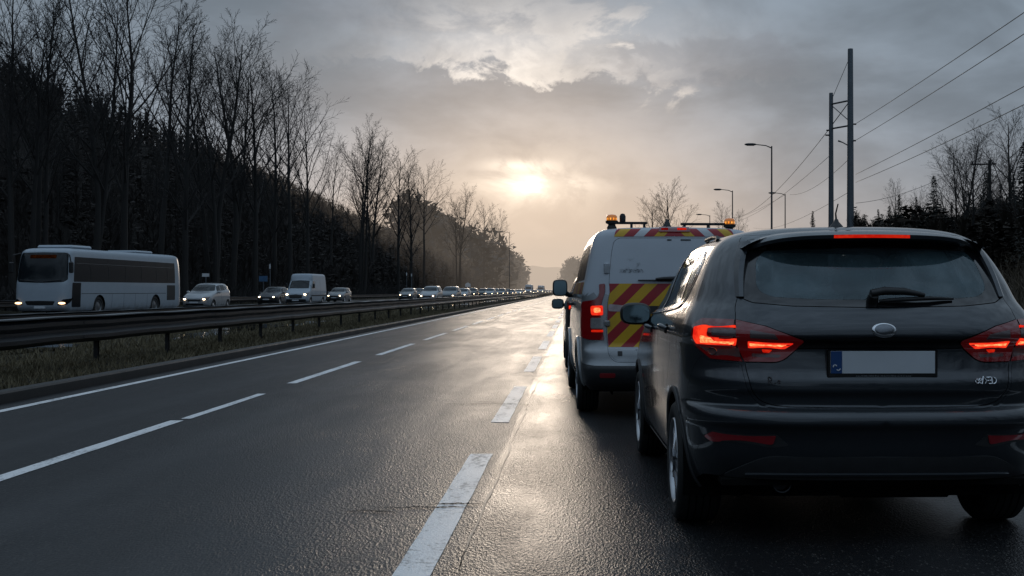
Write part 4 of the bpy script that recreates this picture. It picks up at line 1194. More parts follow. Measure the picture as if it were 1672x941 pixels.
tr = nt.new('ShaderNodeBsdfTransparent'); df = nt.new('ShaderNodeBsdfDiffuse'); df.inputs[0].default_value = (.06,.06,.06,1)
mx = nt.new('ShaderNodeMixShader'); nt.put(mx.inputs[0], nt.math('MULTIPLY', nt.ramp(nt.noise(v, 14, 6, .7), .48, .75), .5)); nt.l.new(tr.outputs[0], mx.inputs[1]); nt.l.new(df.outputs[0], mx.inputs[2]); nt.l.new(mx.outputs[0], nt.out.inputs[0]); M['grime_soft'] = m

VROWS = [
 (.270, .850, .160, .22, 5.0, 4.20, .5, 3),
 (.330, .900, .070, .26, 5.0, 4.36, .6, 3),
 (.440, .925, .010, .28, 5.0, 4.42, .7, 3),
 (.500, .930, .000, .30, 5.0, 4.43, .7, 3),
 (.520, .932, .012, .30, 5.0, 4.43, .7, 3),
 (.560, .934, .030, .30, 5.0, 4.43, .7, 3),
 (.660, .936, .055, .30, 5.2, 4.42, .7, 3),
 (.720, .937, .090, .30, 5.2, 4.41, .7, 3),
 (.900, .938, .098, .30, 5.2, 4.32, .8, 3),
 (1.06, .936, .106, .30, 5.2, 4.10, .9, 3),
 (1.16, .930, .114, .30, 5.0, 3.80, .9, 3),
 (1.24, .918, .124, .30, 5.0, 3.50, .8, 3),
 (1.34, .895, .138, .30, 5.0, 3.36, .7, 3),
 (1.50, .862, .166, .30, 5.0, 3.12, .6, 3),
 (1.66, .828, .198, .30, 5.0, 2.88, .5, 3),
 (1.76, .800, .222, .30, 5.0, 2.70, .5, 3),
 (1.82, .772, .240, .30, 4.8, 2.55, .5, 3),
 (1.856,.720, .268, .32, 4.5, 2.40, .5, 3),
 (1.878,.600, .340, .40, 4.0, 2.20, .5, 3),
 (1.892,.380, .560, .40, 3.5, 2.00, .4, 3),
 (1.898,.020, 1.10, .10, 3.0, 1.50, .1, 3)]
def crew_van():
    b = Body(VROWS, .02, 460, 340)
    root = thing('crew_van', 'white and silver van with red and yellow chevrons and amber roof beacons', 'van', (.985, 11.45, 0), R(2.0))
    X, Y = b.dx, b.dy
    def mix(*pts): return np.array([X(*p[1:]) if p[0] == 'x' else Y(*p[1:]) for p in pts])
    door = rounded(mix(('x',.0,.552),('x',.60,.552),('x',.665,.62),('x',.672,1.05),('x',.655,1.34),('x',.63,1.60),('x',.60,1.742),('x',.55,1.772),('x',.0,1.775)), [0,.07,.05,0,0,0,.04,.03,0]); door[0,0] = -.02; door[-1,0] = -.02
    lamp = rounded(mix(('x',.700,.765),('x',.845,.770),('y',.26,.80),('y',.27,1.14),('x',.80,1.16),('x',.76,1.19),('x',.752,1.315),('x',.690,1.322)), [.02,.03,.02,.05,.02,.02,.02,.02])
    bump = mix(('x',.0,.520),('x',.80,.522),('y',.34,.560),('y',.44,.50),('y',.44,.27)); bump = np.vstack([bump, [[Y(.44,.27)[0],-.02],[-.02,-.02]]]); bump[0,0] = -.02
    lowp = mix(('x',.0,.522),('x',.80,.524),('y',.34,.562),('y',.50,.76),('y',.30,.765),('x',.705,.755),('x',.690,1.0),('x',.682,.60),('x',.62,.535),('x',.0,.535))
    def arch(cy, cz, r):
        e = math.asin((cz-.27)/r)
        a = [b.dy(cy-r*math.cos(t), max(.27, cz+r*math.sin(t))) for t in np.linspace(-e, math.pi+e, 50)]
        a[0] = (a[0][0], -.02); a[-1] = (a[-1][0], -.02); return np.array(a)
    RY, FY, RW = .98, 3.86-.06, .345
    RY = .90
    def S(pts, r): return rounded(np.array([Y(*p) for p in pts]), r)
    sw1 = S([(.50,1.36),(1.55,1.35),(1.55,1.72),(.62,1.72)], [.05,.02,.02,.08])
    sw2 = S([(1.60,1.35),(2.42,1.34),(2.42,1.70),(1.60,1.72)], [.02,.02,.02,.02])
    sw3 = S([(2.50,1.31),(3.18,1.26),(2.98,1.46),(2.72,1.66),(2.50,1.69)], [.02,.04,0,.05,.02])
    fdoor = S([(2.46,.36),(3.20,.36),(3.30,.62),(3.40,1.0),(3.30,1.22),(2.98,1.53),(2.72,1.74),(2.46,1.76)], .04)
    sdoor = S([(1.57,.36),(2.44,.36),(2.44,1.76),(1.57,1.76)], .04)
    wind = np.array([b.df(0,1.27), b.df(.70,1.29), b.df(.62,1.74), b.df(0,1.77)]); wind[0,0] = wind[-1,0] = b.ls+.02
    regs = [('hole', arch(RY, RW, .40)), ('hole', arch(FY, RW, .40)), ('lamp', lamp), ('door', door), ('bump', bump), ('sw1', sw1), ('sw2', sw2), ('sw3', sw3), ('fdoor', fdoor), ('sdoor', sdoor), ('wind', wind)]
    T = b.split([(n, dense(p, .03)) for n, p in regs], .06, .04)
    W, Sv, D = M['van_white'], M['van_silver'], M['dark']
    # two-tone body: white above the belt, grey silver below
    m, nt = new_mat('van_body'); v = nt.coord('Object'); z = nt.sep(v)[2]
    # split body triangles by height
    cz = np.interp(b.V[T['body']].mean(1)[:,1], b.vs, b.zv)
    b.panel(T['body'][cz > 1.215], 'body', W, root, rim=.012, rimmat=D)
    b.panel(T['body'][cz <= 1.215], 'lower_body', Sv, root, rim=.012, rimmat=D)
    b.panel(T['bump'], 'rear_bumper', M['trim'], root, gap=.002, rim=.02, rimmat=D)
    b.panel(T['wind'], 'windscreen', M['glass'], root, rim=0)
    for sd_ in ('left', 'right'):
        sx = -1 if sd_ == 'left' else 1
        d = b.panel(T['door'], 'rear_door', W, root, gap=.004, rim=.03, side=sd_, rimmat=D)
        ch = mix(('x',.004,.700),('x',.662,.700),('x',.666,1.05),('x',.652,1.320),('x',.004,1.320))
        b.patch(dense(ch, .05), 'chevron_panel', M['chev'], d, .003, .002, .05, sd_)
        lo = rounded(mix(('x',.004,.562),('x',.59,.562),('x',.655,.63),('x',.660,.697),('x',.004,.697)), [0,.06,.04,0,0])
        b.patch(lo, 'lower_panel', Sv, d, .003, .002, .05, sd_)
        tp = mix(('x',.0,1.788),('x',.595,1.784),('x',.555,1.862),('x',.0,1.868)); tp[0,0] = tp[-1,0] = 0
        b.patch(dense(tp, .04), 'top_chevron_band', M['chevtop'], root, .003, .003, .04, sd_)
        # hinge covers on the door edge
        for hz, hh in ((1.47, .055), (.93, .03)):
            p = b.ev([b.dx(.665, hz)], .0)[0][0]*[sx,1,1]
            hb = MB().box(-.028, .028, -.022, .03, -hh, hh, 0, .01).build('hinge', W if hz > 1.2 else Sv, d); hb.location = tuple(p+np.array((sx*.01, 0, 0)))
        to = b.panel(T['lamp'], 'tail_lamp', M['redlens'], root, off=.008, gap=.002, rim=.03, side=sd_, rimmat=D)
        b.patch(rounded(mix(('x',.712,1.01),('x',.825,1.01),('x',.83,1.10),('x',.712,1.105)), .02), 'lit_section', M['redglow'], to, .012, .004, .02, sd_)
        b.patch(rounded(mix(('x',.735,1.035),('x',.80,1.035),('x',.80,1.082),('x',.735,1.082)), .02), 'light_core', M['redglow_hot'], to, .0145, .002, .02, sd_)
        b.patch(rounded(mix(('x',.712,.88),('x',.83,.88),('x',.83,.985),('x',.712,.985)), .015), 'reversing_lens', simple('reversing_lens', (.22,.21,.21), .2, coat=1, var=.4, scale=40), to, .012, .004, .02, sd_)
        b.patch(rounded(mix(('x',.712,.845),('x',.825,.845),('x',.825,.868),('x',.712,.868)), .008), 'lower_glow', M['brake'], to, .012, .004, .02, sd_)
        b.patch(rounded(mix(('x',.60,.405),('x',.75,.405),('x',.75,.450),('x',.60,.450)), .015), 'reflector', M['redlens_dim'], root, .006, .006, .03, sd_)
        for k in ('sw1', 'sw2', 'sw3'): b.panel(T[k], 'side_window', M['vanglass'], root, off=.002, rim=.004, side=sd_)
        for k in ('fdoor', 'sdoor'):
            czd = np.interp(b.V[T[k]].mean(1)[:,1], b.vs, b.zv)
            dd = b.panel(T[k], 'front_door' if k == 'fdoor' else 'side_door', Sv, root, gap=.003, rim=.02, side=sd_, rimmat=D)
            y0 = 2.52 if k == 'fdoor' else 2.20
            pts = [b.ev([b.dy(y0+.2*t, 1.10)], .03*math.sin(math.pi*t)+.004)[0][0]*[sx,1,1] for t in np.linspace(0, 1, 7)]
            MB().tube(pts, .015, 8).build('handle', M['black'], dd, True)
        lv = np.array([Y(*p) for p in ((.42,1.215),(1.5,1.215),(2.4,1.215),(3.2,1.19),(3.2,1.245),(2.4,1.325),(1.5,1.335),(.42,1.335))])
        b.patch(dense(lv, .05), 'reflective_band', M['livery'], root, .005, .003, .06, sd_)
        b.ribbon(np.array([Y(RY+.40, .30), Y(2.4, .30), Y(FY-.40, .30)]), .07, 'side_sill', M['trim'], root, .004, .02, sd_)
        for cy in (RY, FY):
            b.ribbon(np.array([b.dy(cy-.415*math.cos(t), max(.29, RW+.415*math.sin(t))) for t in np.linspace(-.1, math.pi+.1, 40)]), .045, 'arch_trim', Sv, root, .002, .02, sd_)
            wheel(root, (sx*.835, cy, RW), RW, .225, .215, sd_, n=12)
            vs = []; n = 16
            for k in range(n+1):
                t = -.25+(math.pi+.5)*k/n
                for xx in (.90, .60): vs.append((sx*xx, cy-.405*math.cos(t), RW+.405*math.sin(t)))
            mb = MB().add(vs, [(2*k, 2*k+1, 2*k+3, 2*k+2) for k in range(n)]); mb.box(min(sx*.59, sx*.6), max(sx*.59, sx*.6), cy-.4, cy+.4, .2, .75)
            mb.build('wheel_housing', D, root)
        mc = np.array((sx*1.07, 3.10, 1.285))
        mr = MB().ellipsoid(mc, (.092, .065, .102), 22, 14, .5); mr.tube([(sx*.88, 3.16, 1.20), (sx*.96, 3.13, 1.20), (sx*1.02, 3.11, 1.23)], [.035,.03,.04], 8)
        mo = shade_auto(mr.build('door_mirror', M['black'], root), 70)
        sg = lambda v, p: math.copysign(abs(v)**p, v)
        MB().add([(mc[0]+.077*sg(math.cos(t), .5), mc[1]-.0662, mc[2]+.087*sg(math.sin(t), .5)) for t in np.linspace(0, 2*math.pi, 24, endpoint=False)], [tuple(range(24))]).build('mirror_glass', M['mirror'], mo)
        # beacon
        bx = sx*.60
        zb = 1.86 if sx < 0 else 1.825
        bc = MB().lathe([(0,0),(0,.045),(.03,.05),(.06,.035),(.075,.062),(.10,.064),(.10,.0)], (bx, .55, zb), 'z', 20)
        bo = shade_auto(bc.build('beacon', M['black'], root), 40)
        lens = MB().lathe([(.098,.0),(.098,.052),(.142,.054),(.160,.040),(.165,.0)], (bx, .55, zb), 'z', 24)
        shade_auto(lens.build('beacon_lens', M['amberlens'], bo), 50)
        MB().lathe([(.108,.0),(.108,.0535),(.128,.0550),(.128,.0)], (bx, .55, zb), 'z', 10).build('flash_strip', M['amber'], bo)
    # roof bar in two lengths and a small camera pod
    for x0, x1, zz, st in ((-.62, -.24, 1.925, (-.40, -.27)), (.10, .62, 1.915, (.14, .38))):
        rb = MB().box(x0, x1, .53, .57, zz, zz+.025, 0, .006)
        for xx in st: rb.box(xx-.012, xx+.012, .535, .565, 1.87, zz+.004)
        rb.build('roof_bar', M['darkmetal'], root)
    pod = MB().lathe([(0,0),(0,.03),(.055,.032),(.08,.02),(.085,0)], (-.49, .55, 1.95), 'z', 16)
    shade_auto(pod.build('camera_pod', M['darkmetal'], root), 50)
    an = MB().lathe([(0,.05),(.02,.045),(.05,.03),(.09,.012),(.11,0)], (-.03, .62, 1.885), 'z', 18).tube([(-.03,.62,1.98), (-.03,.60,2.26)], [.004,.0025], 6)
    shade_auto(an.build('antenna', M['black'], root), 50)
    b.patch(rounded(np.array([X(-.0,1.828), X(.155,1.828), X(.150,1.872), X(-.0,1.872)]), [0,.02,.02,0]), 'brake_light', M['redlens'], root, .016, .014, .02, 'both')
    b.patch(rounded(np.array([X(.03,1.842), X(.12,1.842), X(.12,1.858), X(.03,1.858)]), .006), 'brake_glow', M['brake'], root, .019, .003, .01, 'right')
    b.patch(rounded(np.array([X(.06,1.842), X(.13,1.842), X(.13,1.858), X(.06,1.858)]), .006), 'brake_glow', M['reddim'], root, .019, .003, .01, 'left')
    # wiper, handle, torn sticker, grime, little dark name strips, plate
    def rp(x, z, o): return b.ev([b.dx(abs(x), z)], o)[0][0]*[1 if x >= 0 else -1, 1, 1]
    w = MB().tube([rp(-.0,1.366,.03), rp(-.12,1.362,.04), rp(-.20,1.36,.035)], [.022,.018,.010], 8).tube([rp(-.04,1.345,.02), rp(-.2,1.346,.025), rp(-.37,1.35,.015)], [.010,.012,.007], 6)
    shade_auto(w.build('rear_wiper', M['black'], root), 50)
    b.patch(rounded(np.array([X(.30,1.425), X(.555,1.425), X(.55,1.462), X(.33,1.462)]), .012), 'smudge', M['grime'], root, .004, 0, .03, 'left')
    b.patch(rounded(np.array([X(.33,1.45), X(.50,1.45), X(.47,1.60), X(.36,1.60)]), .04), 'grime_film', M['grime_soft'], root, .0035, 0, .03, 'left')
    b.patch(rounded(np.array([X(.38,1.04), X(.66,1.05), X(.66,1.12), X(.44,1.10), X(.36,1.07)]), .02), 'torn_sticker', simple('torn_sticker', (.38,.30,.31), .5, var=.6, scale=18), root, .007, .002, .03, 'left')
    b.patch(rounded(np.array([X(.10,1.03), X(.34,1.03), X(.34,1.10), X(.10,1.10)]), .02), 'door_handle', M['black'], root, .02, .016, .03, 'left')
    for x0, x1, s_ in ((.03,.075,'left'), (.06,.16,'right')):
        b.patch(rounded(np.array([X(x0,1.745), X(x1,1.745), X(x1,1.758), X(x0,1.758)]), .003), 'name_strip', M['black'], root, .004, .002, .01, s_)
    MB().box(-.40, .12, -.012, 0, -.055, .055, 0, .003).build('number_plate', M['plate'], root).location = (0, .065, .63)
    b.patch(rounded(np.array([X(.53,.615), X(.575,.615), X(.575,.66), X(.53,.66)]), .006), 'door_lock', M['trim'], root, .008, .005, .02, 'left')
    MB().box(-.80, .80, .30, 4.1, .25, .29).box(-.57, .57, .35, 4.05, .29, .85).build('underbody', D, root)
    MB().lathe([(-.02,.03),(-.02,.036),(.25,.036)], (-.05, .22, .25), 'y', 14).build('exhaust_pipe', M['darkmetal'], root)
crew_van()
# ------------------------------------------------------------------ other traffic
def flip(rows, L):
    return [(z, W, L-F, Lf, nf, L-Rr, Lr, nr) for z, W, Rr, Lr, nr, F, Lf, nf in rows]
def arch_of(b, cy, cz, r, zb):
    e = math.asin((cz-zb)/r)
    a = [b.dy(cy-r*math.cos(t), max(zb, cz+r*math.sin(t))) for t in np.linspace(-e, math.pi+e, 30)]
    a[0] = (a[0][0], -.02); a[-1] = (a[-1][0], -.02); return np.array(a)

def low_wheels(b, root, ys, x, r, cz=None):
    for cy in ys:
        for sd_ in ('left', 'right'):
            sx = -1 if sd_ == 'left' else 1
            wheel(root, (sx*x, cy, r), r, .22, r*.68, sd_, False)
    MB().box(-x+.11, x-.11, min(ys)-.3, max(ys)+.3, .22, .62).build('underbody', M['dark'], root)

def oncoming_car(name, hs=1.0, lamps='head'):
    """a car seen from the front; near end is its nose"""
    rows = [(z*hs if z > .6 else z+(.6*(hs-1) if z == .6 else 0), *r) for z, *r in flip(HROWS, 4.45)]
    b = Body(rows, .022, 240, 180); X, Y = b.dx, b.dy; h = hs
    root = empty(name)
    def S(pts, r): return rounded(np.array([Y(*p) for p in pts]), r, 3)
    wind = np.array([X(0,1.10*h), X(.66,1.12*h), X(.735,1.15*h), X(.67,1.34*h), X(.59,1.485*h), X(0,1.51*h)]); wind[0,0] = wind[-1,0] = -.02
    lamp = rounded(np.array([X(.44,.655), X(.80,.665), Y(.42,.72*h), Y(.62,.80*h), X(.62,.775*h), X(.45,.72)]), .02, 3)
    grille = rounded(np.array([X(0,.56), X(.42,.57), X(.42,.70), X(0,.71)]), [0,.03,.03,0], 3); grille[0,0] = grille[-1,0] = -.02
    intake = rounded(np.array([X(0,.33), X(.58,.34), X(.55,.44), X(0,.45)]), [0,.03,.03,0], 3); intake[0,0] = intake[-1,0] = -.02
    w1 = S([(1.72,1.11*h),(2.42,1.13*h),(2.42,1.475*h),(2.06,1.40*h)], .02)
    w2 = S([(2.48,1.14*h),(3.2,1.18*h),(3.2,1.475*h),(2.48,1.48*h)], .02)
    w3 = S([(3.25,1.19*h),(3.48,1.25*h),(3.5,1.36*h),(3.25,1.46*h)], .02)
    fy, ry = 4.45-3.45, 4.45-.86
    T = b.split([(n, dense(p, .05)) for n, p in [('hole', arch_of(b, fy, .325, .38, .2)), ('hole', arch_of(b, ry, .325, .38, .2)), ('wind', wind), ('lamp', lamp), ('grille', grille), ('intake', intake), ('w', w1), ('w', w2), ('w', w3)]], .12, .08)
    b.panel(T['body'], 'body', M['any'], root, rim=.01, rimmat=M['dark'])
    b.panel(T['wind'], 'windscreen', M['darkglass'], root, rim=0)
    b.panel(T['grille'], 'grille', M['black'], root, rim=0); b.panel(T['intake'], 'lower_intake', M['black'], root, rim=0)
    for sd_ in ('left', 'right'):
        sx = -1 if sd_ == 'left' else 1
        b.panel(T['w'], 'side_window', M['darkglass'], root, rim=0, side=sd_)
        l = b.panel(T['lamp'], 'headlight', M['clearlens'], root, off=.005, rim=.01, side=sd_)
        p = b.ev([X(.60, .705)], .02)[0][0]*[sx,1,1]
        MB().ellipsoid(p, (.088, .04, .046), 12, 8).build('bulb', M[lamps], l, True)
        m_ = MB().ellipsoid((sx*1.0, 1.72, 1.06*h), (.11, .08, .08), 10, 8, .7).tube([(sx*.84,1.70,1.03*h), (sx*.95,1.71,1.05*h)], .03, 6)
        m_.build('door_mirror', M['any'], root, True)
        b.ribbon(np.array([Y(2.45, .30), Y(2.45, .7), Y(2.45, 1.12*h)]), .012, 'door_seam', M['dark'], root, .001, .001, sd_)
    low_wheels(b, root, (fy, ry), .81, .325)
    MB().box(-.26, .26, -.03, .02, .46, .56).build('number_plate', M['plate'], root)
    return root

def leaving_car(name):
    """a car seen from behind, plainer than the near one"""
    b = Body(HROWS, .022, 240, 180); X, Y = b.dx, b.dy; root = empty(name)
    rwin = np.array([X(0,1.19), X(.66,1.21), X(.66,1.38), X(.58,1.49), X(0,1.51)]); rwin[0,0] = rwin[-1,0] = -.02
    lamp = rounded(np.array([X(.40,.96), X(.66,.91), Y(.38,.95), Y(.42,1.07), X(.70,1.10)]), .02, 3)
    sw = rounded(np.array([Y(.98,1.22), Y(2.7,1.11), Y(2.3,1.40), Y(1.9,1.49), Y(1.1,1.45)]), .03, 3)
    T = b.split([(n, dense(p, .05)) for n, p in [('hole', arch_of(b, .86, .325, .38, .2)), ('hole', arch_of(b, 3.45, .325, .38, .2)), ('rwin', rwin), ('lamp', lamp), ('w', sw)]], .12, .08)
    b.panel(T['body'], 'body', M['any'], root, rim=.01, rimmat=M['dark'])
    b.panel(T['rwin'], 'rear_window', M['darkglass'], root, rim=0)
    for sd_ in ('left', 'right'):
        sx = -1 if sd_ == 'left' else 1
        b.panel(T['w'], 'side_window', M['darkglass'], root, rim=0, side=sd_)
        l = b.panel(T['lamp'], 'tail_lamp', M['redlens'], root, off=.005, rim=.01, side=sd_)
        b.patch(rounded(np.array([X(.50,.97), X(.86,.96), X(.86,1.02), X(.50,1.0)]), .01, 3), 'light_element', M['redglow'], l, .01, .004, .05, sd_)
        mm = MB().ellipsoid((sx*1.03, 2.70, 1.02), (.11, .07, .09), 14, 10, .6).tube([(sx*.84,2.72,1.0), (sx*.97,2.71,1.0)], .03, 6)
        mo = mm.build('door_mirror', M['black'], root, True)
        MB().box(sx*1.03-.085, sx*1.03+.085, 2.626, 2.63, .955, 1.085, 0).build('mirror_glass', M['mirror'], mo)
    low_wheels(b, root, (.86, 3.45), .81, .325)
    MB().box(-.26, .26, .03, .07, .84, .95).build('number_plate', M['plate'], root)
    return root

def panel_van(name):
    L = 5.9
    rows = [(.30,.86,.20,.4,3,5.7,.2,5),(.36,.94,.08,.5,3,5.8,.25,5),(.55,.97,.0,.55,3,5.88,.25,5),(.85,.985,.03,.55,3,5.9,.25,6),(1.05,.99,.14,.6,3,5.9,.25,6),(1.22,.99,.42,.6,3,5.9,.25,6),
            (1.36,.985,.78,.6,2.9,5.9,.25,6),(1.45,.98,.90,.55,2.9,5.9,.25,6),(1.80,.95,1.20,.5,3,5.9,.25,6),(2.08,.92,1.45,.45,3,5.9,.25,6),(2.16,.91,1.50,.4,3.5,5.9,.25,6),(2.45,.88,1.62,.35,4,5.88,.25,6),(2.58,.82,1.72,.3,4,5.85,.25,5),(2.64,.6,1.95,.3,4,5.75,.25,4),(2.66,.02,2.6,.1,3,5,.1,3)]
    b = Body(rows, .008, 240, 180); X, Y = b.dx, b.dy; root = empty(name)
    wind = np.array([X(0,1.42), X(.80,1.44), X(.74,2.06), X(0,2.10)]); wind[0,0] = wind[-1,0] = -.02
    lamp = rounded(np.array([X(.56,.86), X(.86,.84), Y(.40,.98), Y(.62,1.10), X(.62,1.02)]), .02, 3)
    gr = rounded(np.array([X(0,.62), X(.5,.62), X(.56,.90), X(0,.96)]), [0,.03,.03,0], 3); gr[0,0] = gr[-1,0] = -.02
    bu = np.array([X(0,.34), X(.8,.36), X(.8,.56), X(0,.58)]); bu[0,0] = bu[-1,0] = -.02
    dw = rounded(np.array([Y(1.35,1.42), Y(2.3,1.42), Y(2.3,2.02), Y(1.75,2.02)]), .03, 3)
    T = b.split([(n, dense(p, .06)) for n, p in [('hole', arch_of(b, 1.05, .35, .41, .3)), ('hole', arch_of(b, 4.75, .35, .41, .3)), ('wind', wind), ('lamp', lamp), ('gr', gr), ('bu', bu), ('w', dw)]], .14, .1)
    b.panel(T['body'], 'body', M['coach'], root, rim=.01, rimmat=M['dark'])
    b.panel(T['wind'], 'windscreen', M['darkglass'], root, rim=0)
    b.panel(T['gr'], 'grille', M['black'], root, rim=0); b.panel(T['bu'], 'front_bumper', M['trim'], root, rim=0)
    for sd_ in ('left', 'right'):
        sx = -1 if sd_ == 'left' else 1
        b.panel(T['w'], 'side_window', M['darkglass'], root, rim=0, side=sd_)
        l = b.panel(T['lamp'], 'headlight', M['clearlens'], root, off=.005, rim=.01, side=sd_)
        p = b.ev([X(.72, .93)], .02)[0][0]*[sx,1,1]
        MB().ellipsoid(p, (.115, .05, .058), 12, 8).build('bulb', M['head'], l, True)
        MB().box(sx*1.12-.09, sx*1.12+.09, 1.30, 1.40, 1.45, 1.82, 0, .03).tube([(sx*.93,1.36,1.5), (sx*1.1,1.35,1.55)], .025, 6).build('door_mirror', M['black'], root)
        for y in (1.3, 2.45, 3.9): b.ribbon(np.array([Y(y+.02*k, z) for k, z in enumerate((.4, 1.0, 1.6, 2.1))]), .02, 'door_seam', M['dark'], root, .001, .001, sd_)
        b.ribbon(np.array([Y(1.1,.86), Y(3,.86), Y(5.6,.86)]), .10, 'rub_strip', M['trim'], root, .004, .02, sd_)
    low_wheels(b, root, (1.05, 4.75), .86, .35)
    MB().box(-.26, .26, -.04, .02, .42, .53).build('number_plate', M['plate'], root)
    return root

def coach():
    rows = [(.33,1.16,.22,.3,4,11.8,.3,5),(.42,1.22,.08,.4,4,11.95,.3,5),(.70,1.26,.0,.45,4,12.0,.3,5),(1.2,1.275,.01,.45,4,12.0,.3,5),(1.62,1.275,.05,.45,4,12.0,.3,5),(1.72,1.27,.08,.45,4,12,.3,5),(2.4,1.245,.20,.45,4,11.96,.3,5),(2.85,1.215,.32,.45,4,11.9,.3,5),(3.02,1.19,.38,.45,4,11.86,.3,5),(3.12,1.12,.46,.45,4,11.8,.3,4.5),(3.18,.95,.62,.5,4,11.6,.4,4),(3.21,.6,1.0,.5,3.5,11.2,.4,3.5),(3.22,.02,5,.1,3,6.5,.1,3)]
    b = Body(rows, .004, 320, 220); X, Y = b.dx, b.dy
    root = thing('coach', 'white coach with dark windows and lit headlights driving behind the guardrail', 'coach', (-24.15, 53.2, 0), R(-5.6))
    wind = rounded(np.array([X(0,1.60), X(1.05,1.64), X(1.20,1.75), X(1.13,2.85), X(1.05,2.98), X(0,3.00)]), [0,.05,.05,.05,.08,0], 4); wind[0,0] = wind[-1,0] = -.02
    lamp = rounded(np.array([X(.80,.60), X(1.18,.62), Y(.42,.78), Y(.55,.92), X(1.05,.86)]), .04, 3)
    gr = rounded(np.array([X(0,.58), X(.62,.60), X(.72,.78), X(0,.80)]), [0,.04,.06,0], 3); gr[0,0] = gr[-1,0] = -.02
    band = rounded(np.array([Y(.62,1.66), Y(11.2,1.66), Y(11.2,2.74), Y(.80,2.80)]), .05, 4)
    d1 = rounded(np.array([Y(.50,.50), Y(1.28,.50), Y(1.28,1.62), Y(.52,1.62)]), .05, 3)
    gril = rounded(np.array([Y(10.2,.75), Y(11.2,.75), Y(11.2,1.55), Y(10.2,1.55)]), .05, 3)
    fy, ry = 3.0, 8.9
    T = b.split([(n, dense(p, .1)) for n, p in [('hole', arch_of(b, fy, .5, .56, .33)), ('hole', arch_of(b, ry, .5, .56, .33)), ('wind', wind), ('lamp', lamp), ('gr', gr), ('band', band), ('d1', d1), ('gril', gril)]], .25, .12)
    b.panel(T['body'], 'body', M['coach'], root, rim=.02, rimmat=M['dark'])
    b.panel(T['wind'], 'windscreen', M['darkglass'], root, rim=0)
    b.panel(T['gr'], 'grille', M['black'], root, rim=0)
    for sd_ in ('left', 'right'):
        sx = -1 if sd_ == 'left' else 1
        bw = b.panel(T['band'], 'window_band', M['vanglass'], root, off=.004, rim=.01, side=sd_)
        for y in (2.2, 3.9, 5.6, 7.3, 9.0, 10.3): b.ribbon(np.array([Y(y, 1.68), Y(y, 2.2), Y(y, 2.74)]), .04, 'window_post', M['black'], bw, .008, .004, sd_)
        b.ribbon(np.array([Y(.9, 2.50), Y(6, 2.48), Y(11.0, 2.47)]), .03, 'window_rail', M['gloss'], bw, .008, .003, sd_)
        b.panel(T['d1'], 'door', M['vanglass'], root, off=.003, rim=.01, side=sd_)
        b.panel(T['gril'], 'engine_grille', M['trim'], root, off=.003, rim=.01, side=sd_)
        b.ribbon(np.array([Y(1.3,1.12), Y(6,1.12), Y(10.1,1.12)]), .025, 'panel_seam', M['trim'], root, .002, .002, sd_)
        for y in (4.2, 5.4, 6.6, 7.9): b.ribbon(np.array([Y(y,.42), Y(y,.8), Y(y,1.1)]), .02, 'hatch_seam', M['trim'], root, .002, .001, sd_)
        l = b.panel(T['lamp'], 'headlight', M['gloss'], root, off=.006, rim=.01, side=sd_)
        p = b.ev([X(1.02, .69)], .03)[0][0]*[sx,1,1]
        MB().ellipsoid(p, (.17, .04, .05), 12, 8).build('bulb', M['headwarm'], l, True)
        mr = MB().box(sx*1.42-.10, sx*1.42+.10, .05, .20, 2.05, 2.55, 0, .04).tube([(sx*1.10,.35,2.95), (sx*1.35,.12,2.85), (sx*1.42,.12,2.5)], .03, 8)
        mr.build('mirror', M['black'], root)
        for cy in (fy, ry):
            wheel(root, (sx*1.07, cy, .5), .5, .30, .30, sd_, False, rimmat=M['steel'])
            mb = MB().box(min(sx*.6, sx*1.24), max(sx*.6, sx*1.24), cy-.54, cy+.54, 1.03, 1.06); mb.box(min(sx*.58,sx*.6), max(sx*.58,sx*.6), cy-.54, cy+.54, .35, 1.05); mb.build('wheel_housing', M['dark'], root)
    MB().box(-.85, .85, 1.2, 3.1, 3.18, 3.36, 0, .08).build('roof_vent', M['coach'], root)
    MB().box(-.8, .8, 7.6, 9.6, 3.18, 3.33, 0, .08).build('roof_vent', M['coach'], root)
    b.patch(rounded(np.array([X(0,2.72), X(.62,2.72), X(.62,2.88), X(0,2.88)]), .01), 'destination_display', glow('display_glow', (.10,.025,.006), (.30,.08,.015), .06, 12), root, .01, .004, .05, 'both')
    for sx in (-1, 1): MB().tube([(sx*.10, .02, 1.66), (sx*.5, .0, 1.70), (sx*.95, .02, 1.74)], .02, 6).build('wiper', M['black'], root)
    MB().box(-.26, .26, -.03, .03, .45, .56).build('number_plate', M['plate'], root)
    MB().box(-1.0, 1.0, .4, 11.6, .28, .34).box(-.85, .85, 1, 11.4, .34, .9).build('underbody', M['dark'], root)
coach()

C_SILVER, C_DARK, C_BLACK, C_WHITE, C_BLUE, C_GREY, C_RED = (.36,.38,.40,1), (.045,.05,.055,1), (.02,.02,.022,1), (.55,.57,.58,1), (.05,.08,.13,1), (.16,.17,.18,1), (.16,.02,.02,1)
hatch_p = oncoming_car('oncoming_car', 1.0); suv_p = oncoming_car('oncoming_car', 1.09)
first = {'h': hatch_p, 's': suv_p}; used = set()
def place_oncoming(kind, px, Y_, col, label, rz=0, group=None):
    if kind in used: o = copy_tree(first[kind])
    else: o = first[kind]; used.add(kind)
    o.location = ((px-VX)*Y_/FPX, Y_, .012); o.rotation_euler = (0, 0, R(rz)); paint_tree(o, col)
    tag(o, label, 'car', group); return o
place_oncoming('s', 316, 73.5, C_SILVER, 'silver estate car following close behind the white coach', -3)
place_oncoming('h', 434, 100, C_DARK, 'dark saloon with warm headlights left of the white panel van', -3)
place_oncoming('h', 545, 124, C_GREY, 'grey car just behind the white panel van', -3)
